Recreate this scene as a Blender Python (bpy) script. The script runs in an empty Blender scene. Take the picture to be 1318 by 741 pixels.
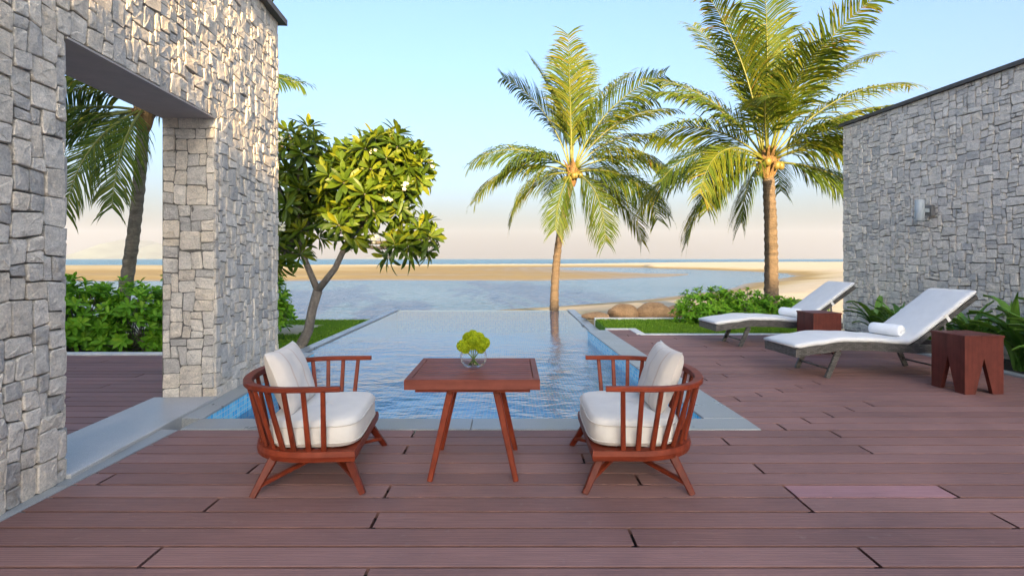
import bpy, math, random
import numpy as np
from mathutils import Vector, Matrix, noise as mnoise

random.seed(7)
S = bpy.context.scene
COL = S.collection
R = math.radians

# ------------------------------------------------------------------ camera, sky, sun, exposure
cam = bpy.data.cameras.new('camera')
cam_o = bpy.data.objects.new('camera', cam)
COL.objects.link(cam_o)
cam_o.location = (0, 0, 1.4)
cam_o.rotation_euler = (R(90), 0, 0)
cam.sensor_width = 36
cam.lens = 19.12
cam.shift_y = -37.5 / 1318
cam.clip_start = 0.05
cam.clip_end = 60000
S.camera = cam_o

SUN_AZ, SUN_EL = 8.5, 13.0           # sun stands behind the camera, a little to its right
wd = bpy.data.worlds.new('World')
S.world = wd
wd.use_nodes = True
wn = wd.node_tree.nodes
wn.clear()
sky = wn.new('ShaderNodeTexSky')
sky.sky_type = 'NISHITA'
sky.sun_disc = False
sky.sun_elevation = R(SUN_EL)
sky.sun_rotation = R(180 - SUN_AZ)
sky.air_density = 1.0
sky.dust_density = 7.5
sky.ozone_density = 3.6
bg = wn.new('ShaderNodeBackground')
bg.inputs['Strength'].default_value = 0.15
wo = wn.new('ShaderNodeOutputWorld')
wd.node_tree.links.new(sky.outputs[0], bg.inputs[0])
wd.node_tree.links.new(bg.outputs[0], wo.inputs[0])

sun = bpy.data.lights.new('sun', 'SUN')
sun.energy = 5.0
sun.angle = R(0.6)
sun.color = (1.0, 0.69, 0.34)
sun_o = bpy.data.objects.new('sun', sun)
COL.objects.link(sun_o)
to_sun = Vector((math.sin(R(SUN_AZ)) * math.cos(R(SUN_EL)), -math.cos(R(SUN_AZ)) * math.cos(R(SUN_EL)), math.sin(R(SUN_EL))))
sun_o.rotation_euler = to_sun.to_track_quat('Z', 'Y').to_euler()

S.view_settings.view_transform = 'Standard'
S.view_settings.look = 'None'
S.view_settings.exposure = 1.98
S.view_settings.gamma = 1
S.render.engine = 'CYCLES'
S.cycles.max_bounces = 8
S.cycles.transparent_max_bounces = 12
S.cycles.use_denoising = True

# ------------------------------------------------------------------ materials
def mat(name):
    m = bpy.data.materials.new(name)
    m.use_nodes = True
    nt = m.node_tree
    b = nt.nodes['Principled BSDF']
    return m, nt, b

def N(nt, kind, **kw):
    n = nt.nodes.new(kind)
    for k, v in kw.items():
        if k in n.inputs:
            n.inputs[k].default_value = v
        else:
            setattr(n, k, v)
    return n

def L(nt, a, b):
    nt.links.new(a, b)

def coords(nt, which='Object', scale=(1, 1, 1), rot=(0, 0, 0)):
    tc = nt.nodes.new('ShaderNodeTexCoord')
    mp = nt.nodes.new('ShaderNodeMapping')
    mp.inputs['Scale'].default_value = scale
    mp.inputs['Rotation'].default_value = rot
    L(nt, tc.outputs[which], mp.inputs[0])
    return mp.outputs[0]

def geopos(nt, scale=(1, 1, 1)):
    g = nt.nodes.new('ShaderNodeNewGeometry')
    mp = nt.nodes.new('ShaderNodeMapping')
    mp.inputs['Scale'].default_value = scale
    L(nt, g.outputs['Position'], mp.inputs[0])
    return mp.outputs[0]

def ramp(nt, fac, stops):
    r = nt.nodes.new('ShaderNodeValToRGB')
    e = r.color_ramp.elements
    while len(e) < len(stops):
        e.new(0.5)
    for i, (p, c) in enumerate(stops):
        e[i].position = p
        e[i].color = (c[0], c[1], c[2], 1)
    L(nt, fac, r.inputs[0])
    return r.outputs[0]

def mixc(nt, fac, a, b, mode='MIX'):
    m = nt.nodes.new('ShaderNodeMix')
    m.data_type = 'RGBA'
    m.blend_type = mode
    for sock, v in ((m.inputs[0], fac), (m.inputs[6], a), (m.inputs[7], b)):
        if hasattr(v, 'is_output'):
            L(nt, v, sock)
        elif isinstance(v, (int, float)):
            sock.default_value = v
        else:
            sock.default_value = (v[0], v[1], v[2], 1)
    return m.outputs[2]

def noise(nt, vec, scale, detail=4, rough=0.55):
    n = N(nt, 'ShaderNodeTexNoise')
    n.inputs['Scale'].default_value = scale
    n.inputs['Detail'].default_value = detail
    n.inputs['Roughness'].default_value = rough
    L(nt, vec, n.inputs['Vector'])
    return n.outputs['Fac']

def bump(nt, b, height, strength=0.3, dist=0.01):
    bp = nt.nodes.new('ShaderNodeBump')
    bp.inputs['Strength'].default_value = strength
    bp.inputs['Distance'].default_value = dist
    L(nt, height, bp.inputs['Height'])
    L(nt, bp.outputs[0], b.inputs['Normal'])
    return bp

def math_node(nt, op, a, b=None):
    m = nt.nodes.new('ShaderNodeMath')
    m.operation = op
    for i, v in enumerate((a, b)):
        if v is None:
            continue
        if hasattr(v, 'is_output'):
            L(nt, v, m.inputs[i])
        else:
            m.inputs[i].default_value = v
    return m.outputs[0]

def m_stone(name, dark, light, warm):
    m, nt, b = mat(name)
    p = geopos(nt)
    at = N(nt, 'ShaderNodeAttribute', attribute_name='tint')
    base = ramp(nt, at.outputs['Fac'], [(0.0, dark), (0.45, light), (0.8, warm), (1.0, [c * 1.12 for c in light])])
    n1 = noise(nt, geopos(nt, (1, 1, 1.6)), 11, 8, 0.72)
    n2 = noise(nt, p, 75, 6, 0.75)
    c = mixc(nt, 0.85, base, ramp(nt, n1, [(0.28, (.62, .62, .62)), (0.5, (1.03, 1.03, 1.02)), (0.72, (1.32, 1.31, 1.29))]), 'MULTIPLY')
    c = mixc(nt, 0.75, c, ramp(nt, n2, [(0.32, (.62, .62, .62)), (0.68, (1.36, 1.36, 1.36))]), 'MULTIPLY')
    n4 = noise(nt, geopos(nt, (1, 1, .7)), 2.3, 5, 0.7)
    c = mixc(nt, ramp(nt, n4, [(0.60, (0, 0, 0)), (0.72, (.45, .45, .45))]), c, (.30, .21, .12))
    L(nt, c, b.inputs['Base Color'])
    b.inputs['Roughness'].default_value = 0.85
    h = math_node(nt, 'ADD', math_node(nt, 'MULTIPLY', n1, 1.3), math_node(nt, 'MULTIPLY', n2, 0.5))
    bump(nt, b, h, 0.9, 0.016)
    return m

M = {}
M['stone'] = m_stone('stone', (.43, .405, .375), (.67, .61, .53), (.64, .555, .45))
M['stone_cool'] = m_stone('stone_cool', (.50, .475, .45), (.72, .66, .59), (.70, .635, .555))

def m_plain(name, col, rough=0.6, nscale=None, namp=0.15, bstr=0.0, spec=0.5, metal=0.0, space='Object'):
    m, nt, b = mat(name)
    b.inputs['Roughness'].default_value = rough
    b.inputs['Specular IOR Level'].default_value = spec
    b.inputs['Metallic'].default_value = metal
    if nscale:
        p = coords(nt, space)
        n = noise(nt, p, nscale, 5, 0.6)
        lo = [c * (1 - namp) for c in col]
        hi = [c * (1 + namp) for c in col]
        L(nt, ramp(nt, n, [(0.3, lo), (0.7, hi)]), b.inputs['Base Color'])
        if bstr:
            bump(nt, b, n, bstr, 0.004)
    else:
        b.inputs['Base Color'].default_value = (*col, 1)
    return m

M['mortar'] = m_plain('mortar', (.16, .15, .135), 0.95, 20, 0.3, 0.4)
M['plaster'] = m_plain('plaster', (.40, .37, .34), 0.9, 6, 0.08, 0.1)
M['cap'] = m_plain('cap', (.07, .066, .062), 0.6, 8, 0.3, 0.1)
M['gap_shade'] = m_plain('gap_shade', (.02, .016, .015), 0.9, 8, 0.2)  # near-black sheet under the boards, paints the shade seen in the gaps
M['house_wall'] = m_plain('house_wall', (.42, .39, .35), 0.9, 5, 0.1, 0.1)
M['roofing'] = m_plain('roofing', (.16, .15, .14), 0.8, 5, 0.1)
M['glass_dark'] = m_plain('glass_dark', (.02, .025, .03), 0.05)
M['white_kerb'] = m_plain('white_kerb', (.66, .64, .60), 0.7, 12, 0.10, 0.2)
M['metal_grey'] = m_plain('metal_grey', (.40, .45, .48), 0.55, 30, 0.06, 0.0, 0.4, 0.0)
M['metal_dark'] = m_plain('metal_dark', (.20, .20, .20), 0.5, 10, 0.1, 0.0, 0.5, 0.4)
M['towel'] = m_plain('towel', (.80, .82, .84), 0.95, 120, 0.08, 0.5)
M['strap'] = m_plain('strap', (.7, .7, .68), 0.8)

def m_granite(name, base, rough, wet=0.0):
    m, nt, b = mat(name)
    p = geopos(nt)
    oi = N(nt, 'ShaderNodeObjectInfo')
    n1 = noise(nt, p, 2.2, 4, 0.6)
    n2 = noise(nt, p, 160, 3, 0.7)
    c = mixc(nt, 1.0, base, ramp(nt, n1, [(0.3, (.75, .76, .77)), (0.7, (1.12, 1.11, 1.1))]), 'MULTIPLY')
    c = mixc(nt, 0.8, c, ramp(nt, n2, [(0.35, (.65, .65, .66)), (0.65, (1.25, 1.25, 1.25))]), 'MULTIPLY')
    c = mixc(nt, 1.0, c, ramp(nt, oi.outputs['Random'], [(0, (.9, .9, .9)), (1, (1.08, 1.08, 1.07))]), 'MULTIPLY')
    L(nt, c, b.inputs['Base Color'])
    b.inputs['Roughness'].default_value = rough
    L(nt, ramp(nt, n1, [(0.35, (rough - .12,) * 3), (0.7, (rough + .15,) * 3)]), b.inputs['Roughness'])
    bump(nt, b, n2, 0.15, 0.002)
    return m
M['coping'] = m_granite('coping', (.33, .34, .335), 0.38)
M['threshold'] = m_granite('threshold', (.43, .42, .405), 0.42)

def m_plank(name, c0, c1):
    m, nt, b = mat(name)
    oi = N(nt, 'ShaderNodeObjectInfo')
    g = nt.nodes.new('ShaderNodeNewGeometry')
    sx = nt.nodes.new('ShaderNodeSeparateXYZ')
    L(nt, g.outputs['Position'], sx.inputs[0])
    base = ramp(nt, oi.outputs['Random'], [(0.0, c0), (0.5, [(a + b_) / 2 for a, b_ in zip(c0, c1)]), (1.0, c1)])
    p = geopos(nt, (1.2, 26, 1))
    n1 = noise(nt, p, 3.0, 6, 0.65)
    p2 = geopos(nt)
    n2 = noise(nt, p2, 1.3, 5, 0.6)
    n3 = noise(nt, p2, 14, 4, 0.6)
    c = mixc(nt, 0.8, base, ramp(nt, n1, [(0.25, (.72, .72, .72)), (0.75, (1.2, 1.2, 1.2))]), 'MULTIPLY')
    c = mixc(nt, 0.8, c, ramp(nt, n2, [(0.3, (.74, .74, .76)), (0.7, (1.2, 1.17, 1.15))]), 'MULTIPLY')
    c = mixc(nt, ramp(nt, n3, [(0.62, (0, 0, 0)), (0.8, (.22, .22, .22))]), c, (.42, .36, .34))
    w = math_node(nt, 'SINE', math_node(nt, 'MULTIPLY', sx.outputs['Y'], 2 * math.pi / 0.0180))
    c = mixc(nt, 1.0, c, ramp(nt, math_node(nt, 'ADD', math_node(nt, 'MULTIPLY', w, 0.5), 0.5), [(0.1, (.84, .84, .84)), (0.5, (1.04, 1.04, 1.04))]), 'MULTIPLY')
    L(nt, c, b.inputs['Base Color'])
    L(nt, ramp(nt, n2, [(0.3, (.58,) * 3), (0.7, (.75,) * 3)]), b.inputs['Roughness'])
    b.inputs['Specular IOR Level'].default_value = 0.3
    h = math_node(nt, 'ADD', math_node(nt, 'MULTIPLY', w, 0.6), n1)
    bump(nt, b, h, 0.35, 0.003)
    return m
M['plank'] = m_plank('plank', (.228, .121, .105), (.302, .167, .147))
M['plank_pale'] = m_plank('plank_pale', (.36, .19, .195), (.38, .20, .205))

def m_wood(name, c0, c1, rough, axis='X', sc=1.0, rnd=True):
    m, nt, b = mat(name)
    s = {'X': (2, 30, 30), 'Y': (30, 2, 30), 'Z': (30, 30, 2)}[axis]
    p = coords(nt, 'Object', tuple(v * sc for v in s))
    n1 = noise(nt, p, 1.0, 6, 0.6)
    c = ramp(nt, n1, [(0.25, c0), (0.75, c1)])
    if rnd:
        oi = N(nt, 'ShaderNodeObjectInfo')
        c = mixc(nt, 1.0, c, ramp(nt, oi.outputs['Random'], [(0, (.86, .86, .86)), (1, (1.12, 1.12, 1.12))]), 'MULTIPLY')
    n5 = noise(nt, coords(nt, 'Object'), 9, 5, 0.65)
    c = mixc(nt, 0.7, c, ramp(nt, n5, [(0.3, (.68, .68, .68)), (0.7, (1.2, 1.2, 1.2))]), 'MULTIPLY')
    L(nt, c, b.inputs['Base Color'])
    b.inputs['Roughness'].default_value = rough
    b.inputs['Specular IOR Level'].default_value = 0.22
    bump(nt, b, n1, 0.12, 0.002)
    return m
M['wood_z'] = m_wood('wood_z', (.115, .017, .008), (.24, .043, .016), 0.48, 'Z')
M['wood_x'] = m_wood('wood_x', (.12, .018, .008), (.25, .045, .018), 0.48, 'X')
M['wood_y'] = m_wood('wood_y', (.115, .017, .008), (.24, .043, .016), 0.48, 'Y')
M['leg_wood'] = m_wood('leg_wood', (.07, .010, .006), (.165, .026, .011), 0.45, 'Z')  # darker copy of the chair wood, offsets skylight on the tilted legs
M['table_wood'] = m_wood('table_wood', (.125, .034, .024), (.20, .056, .038), 0.5, 'X')
M['stool_wood'] = m_wood('stool_wood', (.075, .018, .014), (.135, .034, .026), 0.5, 'Z')

def m_fabric(name, col, stripes=False):
    m, nt, b = mat(name)
    p = coords(nt, 'Object')
    n1 = noise(nt, p, 240, 2, 0.6)
    n2 = noise(nt, p, 7, 4, 0.6)
    c = mixc(nt, 0.5, col, ramp(nt, n2, [(0.3, (.88, .88, .88)), (0.7, (1.06, 1.06, 1.06))]), 'MULTIPLY')
    h = math_node(nt, 'ADD', math_node(nt, 'MULTIPLY', n1, 0.25), math_node(nt, 'MULTIPLY', n2, 2.4))
    if stripes:
        sx = nt.nodes.new('ShaderNodeSeparateXYZ')
        L(nt, p, sx.inputs[0])
        w = math_node(nt, 'SINE', math_node(nt, 'ADD', math_node(nt, 'MULTIPLY', sx.outputs['Y'], 2 * math.pi / 0.155), 1.2))
        c = mixc(nt, ramp(nt, w, [(0.93, (0, 0, 0)), (0.98, (.5, .5, .5))]), c, (.45, .30, .22))
    L(nt, c, b.inputs['Base Color'])
    b.inputs['Roughness'].default_value = 0.92
    b.inputs['Specular IOR Level'].default_value = 0.2
    b.inputs['Sheen Weight'].default_value = 0.15
    bump(nt, b, h, 0.5, 0.004)
    return m
M['cushion'] = m_fabric('cushion', (.64, .61, .565))
M['pillow'] = m_fabric('pillow', (.60, .55, .50), True)
M['pillow_plain'] = m_fabric('pillow_plain', (.58, .54, .49))
M['mattress'] = m_fabric('mattress', (.62, .63, .64))

def m_wicker():
    m, nt, b = mat('wicker')
    p = coords(nt, 'Object')
    br = N(nt, 'ShaderNodeTexBrick')
    br.inputs['Scale'].default_value = 1.0
    br.inputs['Brick Width'].default_value = 0.044
    br.inputs['Row Height'].default_value = 0.016
    br.inputs['Mortar Size'].default_value = 0.0018
    br.inputs['Color1'].default_value = (.125, .118, .112, 1)
    br.inputs['Color2'].default_value = (.045, .042, .039, 1)
    br.inputs['Mortar'].default_value = (.008, .008, .008, 1)
    mp = nt.nodes.new('ShaderNodeMapping')
    mp.inputs['Rotation'].default_value = (R(90), 0, 0)
    L(nt, p, mp.inputs[0])
    sx = nt.nodes.new('ShaderNodeSeparateXYZ')
    L(nt, p, sx.inputs[0])
    cx = nt.nodes.new('ShaderNodeCombineXYZ')
    L(nt, math_node(nt, 'ADD', sx.outputs['X'], sx.outputs['Y']), cx.inputs[0])
    L(nt, sx.outputs['Z'], cx.inputs[1])
    L(nt, cx.outputs[0], br.inputs['Vector'])
    L(nt, br.outputs['Color'], b.inputs['Base Color'])
    b.inputs['Roughness'].default_value = 0.42
    bump(nt, b, math_node(nt, 'SUBTRACT', 1.0, br.outputs['Fac']), 0.6, 0.003)
    return m
M['wicker'] = m_wicker()

def m_leaf(name, stops, transl=0.35, rough=0.42, spec=0.45):
    m, nt, b = mat(name)
    at = N(nt, 'ShaderNodeAttribute', attribute_name='tint')
    c = ramp(nt, at.outputs['Fac'], stops)
    p = coords(nt, 'Object')
    n = noise(nt, p, 5, 3, 0.6)
    c = mixc(nt, 0.6, c, ramp(nt, n, [(0.3, (.75, .78, .75)), (0.7, (1.2, 1.18, 1.15))]), 'MULTIPLY')
    L(nt, c, b.inputs['Base Color'])
    b.inputs['Roughness'].default_value = rough
    b.inputs['Specular IOR Level'].default_value = spec
    t = N(nt, 'ShaderNodeBsdfTranslucent')
    L(nt, mixc(nt, 1.0, c, (1.3, 1.3, .5), 'MULTIPLY'), t.inputs['Color'])
    mx = nt.nodes.new('ShaderNodeMixShader')
    mx.inputs[0].default_value = transl
    L(nt, b.outputs[0], mx.inputs[1])
    L(nt, t.outputs[0], mx.inputs[2])
    L(nt, mx.outputs[0], nt.nodes['Material Output'].inputs['Surface'])
    return m
M['palm_leaf'] = m_leaf('palm_leaf', [(0, (.028, .062, .010)), (.45, (.076, .116, .011)), (.8, (.165, .162, .014)), (1, (.22, .14, .03))], 0.35, 0.5, 0.2)
M['plumeria_leaf'] = m_leaf('plumeria_leaf', [(0, (.025, .060, .008)), (.6, (.095, .148, .008)), (1, (.235, .235, .012))], 0.32, 0.42, 0.3)
M['hedge_leaf'] = m_leaf('hedge_leaf', [(0, (.08, .22, .016)), (.6, (.17, .38, .025)), (1, (.30, .48, .04))], 0.3, 0.5, 0.22)
M['strap_leaf'] = m_leaf('strap_leaf', [(0, (.045, .125, .024)), (.6, (.095, .22, .034)), (1, (.17, .32, .05))], 0.2, 0.3)
M['grass'] = m_leaf('grass', [(0, (.08, .18, .014)), (.6, (.15, .29, .02)), (1, (.25, .37, .035))], 0.25, 0.5, 0.2)
M['flower_green'] = m_leaf('flower_green', [(0, (.26, .36, .012)), (.6, (.42, .50, .018)), (1, (.55, .60, .04))], 0.25, 0.6, 0.2)
M['petal'] = m_leaf('petal', [(0, (.75, .70, .55)), (1, (.82, .80, .72))], 0.3, 0.6, 0.2)
M['soil'] = m_plain('soil', (.05, .042, .032), 0.95, 15, 0.4, 0.6)
M['turf'] = m_plain('turf', (.10, .21, .018), 0.95, 4, 0.3, 0.4, 0.2)
M['stem_green'] = m_plain('stem_green', (.12, .2, .05), 0.5, 20, 0.2)
M['coconut'] = m_plain('coconut', (.15, .115, .02), 0.5, 8, 0.3)

def m_bark(name, c0, c1, ring):
    m, nt, b = mat(name)
    p = coords(nt, 'Object', (1, 1, ring))
    n1 = noise(nt, p, 4, 6, 0.7)
    n2 = noise(nt, coords(nt, 'Object'), 22, 4, 0.6)
    c = ramp(nt, n1, [(0.3, c0), (0.7, c1)])
    c = mixc(nt, 0.6, c, ramp(nt, n2, [(0.3, (.6, .6, .6)), (0.7, (1.25, 1.25, 1.25))]), 'MULTIPLY')
    L(nt, c, b.inputs['Base Color'])
    b.inputs['Roughness'].default_value = 0.9
    bump(nt, b, math_node(nt, 'ADD', n1, n2), 0.8, 0.03)
    return m
M['palm_bark'] = m_bark('palm_bark', (.052, .038, .026), (.155, .112, .074), 4)
M['palm_bark_lifted'] = m_bark('palm_bark_lifted', (.12, .10, .08), (.34, .29, .235), 4)  # left palm's bark, colour lightened to offset the shade it stands in
M['palm_boot'] = m_bark('palm_boot', (.11, .062, .022), (.22, .13, .045), 1)
M['rachis'] = m_plain('rachis', (.13, .14, .022), 0.45, 6, 0.25)
M['bark'] = m_bark('bark', (.10, .085, .070), (.24, .205, .17), 1)
M['rock'] = m_bark('rock', (.29, .16, .072), (.53, .32, .155), 1.6)

def m_sand():
    m, nt, b = mat('sand')
    g = nt.nodes.new('ShaderNodeNewGeometry')
    sx = nt.nodes.new('ShaderNodeSeparateXYZ')
    L(nt, g.outputs['Position'], sx.inputs[0])
    p = geopos(nt)
    pb = geopos(nt, (.035, .08, 1))
    nb = noise(nt, pb, 1.0, 5, 0.6)
    nf = noise(nt, p, 3.0, 6, 0.6)
    nd = noise(nt, p, 0.5, 4, 0.6)
    h = math_node(nt, 'ADD', sx.outputs['Z'], math_node(nt, 'MULTIPLY', math_node(nt, 'SUBTRACT', nb, 0.5), 0.30))
    mr = N(nt, 'ShaderNodeMapRange')
    mr.inputs['From Min'].default_value = -1.02
    mr.inputs['From Max'].default_value = -0.38
    L(nt, h, mr.inputs[0])
    c = ramp(nt, mr.outputs[0], [(0.0, (.13, .088, .045)), (0.05, (.22, .155, .052)), (0.40, (.275, .198, .066)), (0.68, (.41, .345, .205)), (1, (.46, .40, .29))])
    c = mixc(nt, 0.6, c, ramp(nt, nf, [(0.3, (.85, .85, .85)), (0.7, (1.1, 1.1, 1.1))]), 'MULTIPLY')
    c = mixc(nt, 0.6, c, ramp(nt, nd, [(0.3, (.86, .86, .86)), (0.7, (1.1, 1.1, 1.1))]), 'MULTIPLY')
    L(nt, c, b.inputs['Base Color'])
    L(nt, ramp(nt, mr.outputs[0], [(0, (.3,) * 3), (0.3, (.75,) * 3), (1, (.95,) * 3)]), b.inputs['Roughness'])
    b.inputs['Specular IOR Level'].default_value = 0.25
    bump(nt, b, math_node(nt, 'ADD', nf, nd), 0.5, 0.05)
    return m
M['sand'] = m_sand()

def m_sea(name, cap, deep, shallow):
    m, nt, b = mat(name)
    p1 = geopos(nt, (1.0, 1.7, 1))
    n1 = noise(nt, p1, 1.6, 4, 0.6)
    n2 = noise(nt, geopos(nt, (.35, .8, 1)), 1.0, 3, 0.6)
    n3 = noise(nt, geopos(nt, (.02, .06, 1)), 1.0, 3, 0.5)
    h = math_node(nt, 'ADD', math_node(nt, 'MULTIPLY', n1, 0.5), n2)
    bp = nt.nodes.new('ShaderNodeBump')
    bp.inputs['Strength'].default_value = 1.0
    bp.inputs['Distance'].default_value = 0.4
    L(nt, h, bp.inputs['Height'])
    d = N(nt, 'ShaderNodeBsdfDiffuse')
    L(nt, ramp(nt, n3, [(0.35, deep), (0.65, shallow)]), d.inputs['Color'])
    gl = N(nt, 'ShaderNodeBsdfGlossy')
    gl.inputs['Roughness'].default_value = 0.08
    gl.inputs['Color'].default_value = (.95, .97, 1, 1)
    fr = N(nt, 'ShaderNodeFresnel')
    fr.inputs['IOR'].default_value = 1.33
    for t in (d, gl, fr):
        L(nt, bp.outputs[0], t.inputs['Normal'])
    mx = nt.nodes.new('ShaderNodeMixShader')
    L(nt, math_node(nt, 'MINIMUM', math_node(nt, 'POWER', fr.outputs[0], 0.7), cap), mx.inputs[0])
    L(nt, d.outputs[0], mx.inputs[1])
    L(nt, gl.outputs[0], mx.inputs[2])
    L(nt, mx.outputs[0], nt.nodes['Material Output'].inputs['Surface'])
    nt.nodes.remove(b)
    return m
M['sea'] = m_sea('sea_water', .35, (.04, .14, .22), (.06, .18, .26))
M['lagoon'] = m_sea('lagoon_water', .9, (.05, .13, .19), (.085, .175, .235))

def m_poolwater():
    m, nt, b = mat('pool_water')
    n1 = noise(nt, geopos(nt, (1.0, 1.5, 1)), 3.2, 3, 0.55)
    n2 = noise(nt, geopos(nt, (1.0, 1.6, 1)), 11.0, 2, 0.5)
    n3 = noise(nt, geopos(nt), 0.55, 3, 0.6)
    h = math_node(nt, 'MULTIPLY', math_node(nt, 'ADD', n1, math_node(nt, 'MULTIPLY', n2, 0.28)), ramp(nt, n3, [(0.35, (.25, .25, .25)), (0.65, (1, 1, 1))]))
    # calm film of water towards the overflow edge, ripples near the house
    g = nt.nodes.new('ShaderNodeNewGeometry')
    sx = nt.nodes.new('ShaderNodeSeparateXYZ')
    L(nt, g.outputs['Position'], sx.inputs[0])
    mr = N(nt, 'ShaderNodeMapRange')
    mr.inputs['From Min'].default_value = 7.0
    mr.inputs['From Max'].default_value = 12.0
    mr.inputs['To Min'].default_value = 1.0
    mr.inputs['To Max'].default_value = 0.12
    L(nt, sx.outputs['Y'], mr.inputs[0])
    bp = nt.nodes.new('ShaderNodeBump')
    bp.inputs['Distance'].default_value = 0.08
    L(nt, math_node(nt, 'MULTIPLY', mr.outputs[0], 0.75), bp.inputs['Strength'])
    L(nt, h, bp.inputs['Height'])
    tr = N(nt, 'ShaderNodeBsdfTransparent')
    tr.inputs['Color'].default_value = (.76, .98, 1.0, 1)
    gl = N(nt, 'ShaderNodeBsdfGlossy')
    gl.inputs['Roughness'].default_value = 0.015
    fr = N(nt, 'ShaderNodeFresnel')
    fr.inputs['IOR'].default_value = 1.6
    for t in (gl, fr):
        L(nt, bp.outputs[0], t.inputs['Normal'])
    mx = nt.nodes.new('ShaderNodeMixShader')
    L(nt, math_node(nt, 'POWER', fr.outputs[0], 0.84), mx.inputs[0])
    L(nt, tr.outputs[0], mx.inputs[1])
    L(nt, gl.outputs[0], mx.inputs[2])
    L(nt, mx.outputs[0], nt.nodes['Material Output'].inputs['Surface'])
    nt.nodes.remove(b)
    return m
M['pool_water'] = m_poolwater()

def m_tile():
    m, nt, b = mat('pool_tile')
    g = nt.nodes.new('ShaderNodeNewGeometry')
    sx = nt.nodes.new('ShaderNodeSeparateXYZ')
    L(nt, g.outputs['Position'], sx.inputs[0])
    nn = nt.nodes.new('ShaderNodeSeparateXYZ')
    L(nt, g.outputs['Normal'], nn.inputs[0])
    up = math_node(nt, 'GREATER_THAN', math_node(nt, 'ABSOLUTE', nn.outputs['Z']), 0.7)
    # floor: (x, y); walls: (x + y, z)
    a = math_node(nt, 'ADD', sx.outputs['X'], math_node(nt, 'MULTIPLY', sx.outputs['Y'], math_node(nt, 'SUBTRACT', 1.0, up)))
    c_ = math_node(nt, 'ADD', math_node(nt, 'MULTIPLY', sx.outputs['Y'], up), math_node(nt, 'MULTIPLY', sx.outputs['Z'], math_node(nt, 'SUBTRACT', 1.0, up)))
    cx = nt.nodes.new('ShaderNodeCombineXYZ')
    L(nt, a, cx.inputs[0])
    L(nt, c_, cx.inputs[1])
    br = N(nt, 'ShaderNodeTexBrick')
    br.offset = 0.0
    br.inputs['Scale'].default_value = 1.0
    br.inputs['Brick Width'].default_value = 0.052
    br.inputs['Row Height'].default_value = 0.052
    br.inputs['Mortar Size'].default_value = 0.0035
    br.inputs['Bias'].default_value = 0.0
    br.inputs['Color1'].default_value = (.03, .50, .88, 1)
    br.inputs['Color2'].default_value = (.26, .78, .96, 1)
    br.inputs['Mortar'].default_value = (.55, .75, .82, 1)
    L(nt, cx.outputs[0], br.inputs['Vector'])
    L(nt, br.outputs['Color'], b.inputs['Base Color'])
    b.inputs['Roughness'].default_value = 0.15
    bump(nt, b, math_node(nt, 'SUBTRACT', 1.0, br.outputs['Fac']), 0.3, 0.002)
    return m
M['pool_tile'] = m_tile()

def m_glass():
    m, nt, b = mat('vase_glass')
    b.inputs['Base Color'].default_value = (.95, .98, .97, 1)
    b.inputs['Roughness'].default_value = 0.01
    tr = N(nt, 'ShaderNodeBsdfTransparent')
    tr.inputs['Color'].default_value = (.97, .985, .98, 1)
    gl = N(nt, 'ShaderNodeBsdfGlossy')
    gl.inputs['Roughness'].default_value = 0.01
    lw = N(nt, 'ShaderNodeLayerWeight')
    lw.inputs[0].default_value = 0.16
    mx = nt.nodes.new('ShaderNodeMixShader')
    L(nt, math_node(nt, 'MULTIPLY', lw.outputs['Fresnel'], .45), mx.inputs[0])
    L(nt, tr.outputs[0], mx.inputs[1])
    L(nt, gl.outputs[0], mx.inputs[2])
    L(nt, mx.outputs[0], nt.nodes['Material Output'].inputs['Surface'])
    nt.nodes.remove(b)
    return m
M['glass'] = m_glass()
M['hill'] = m_plain('hill', (.09, .11, .085), 0.95, 0.004, 0.3)

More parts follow.
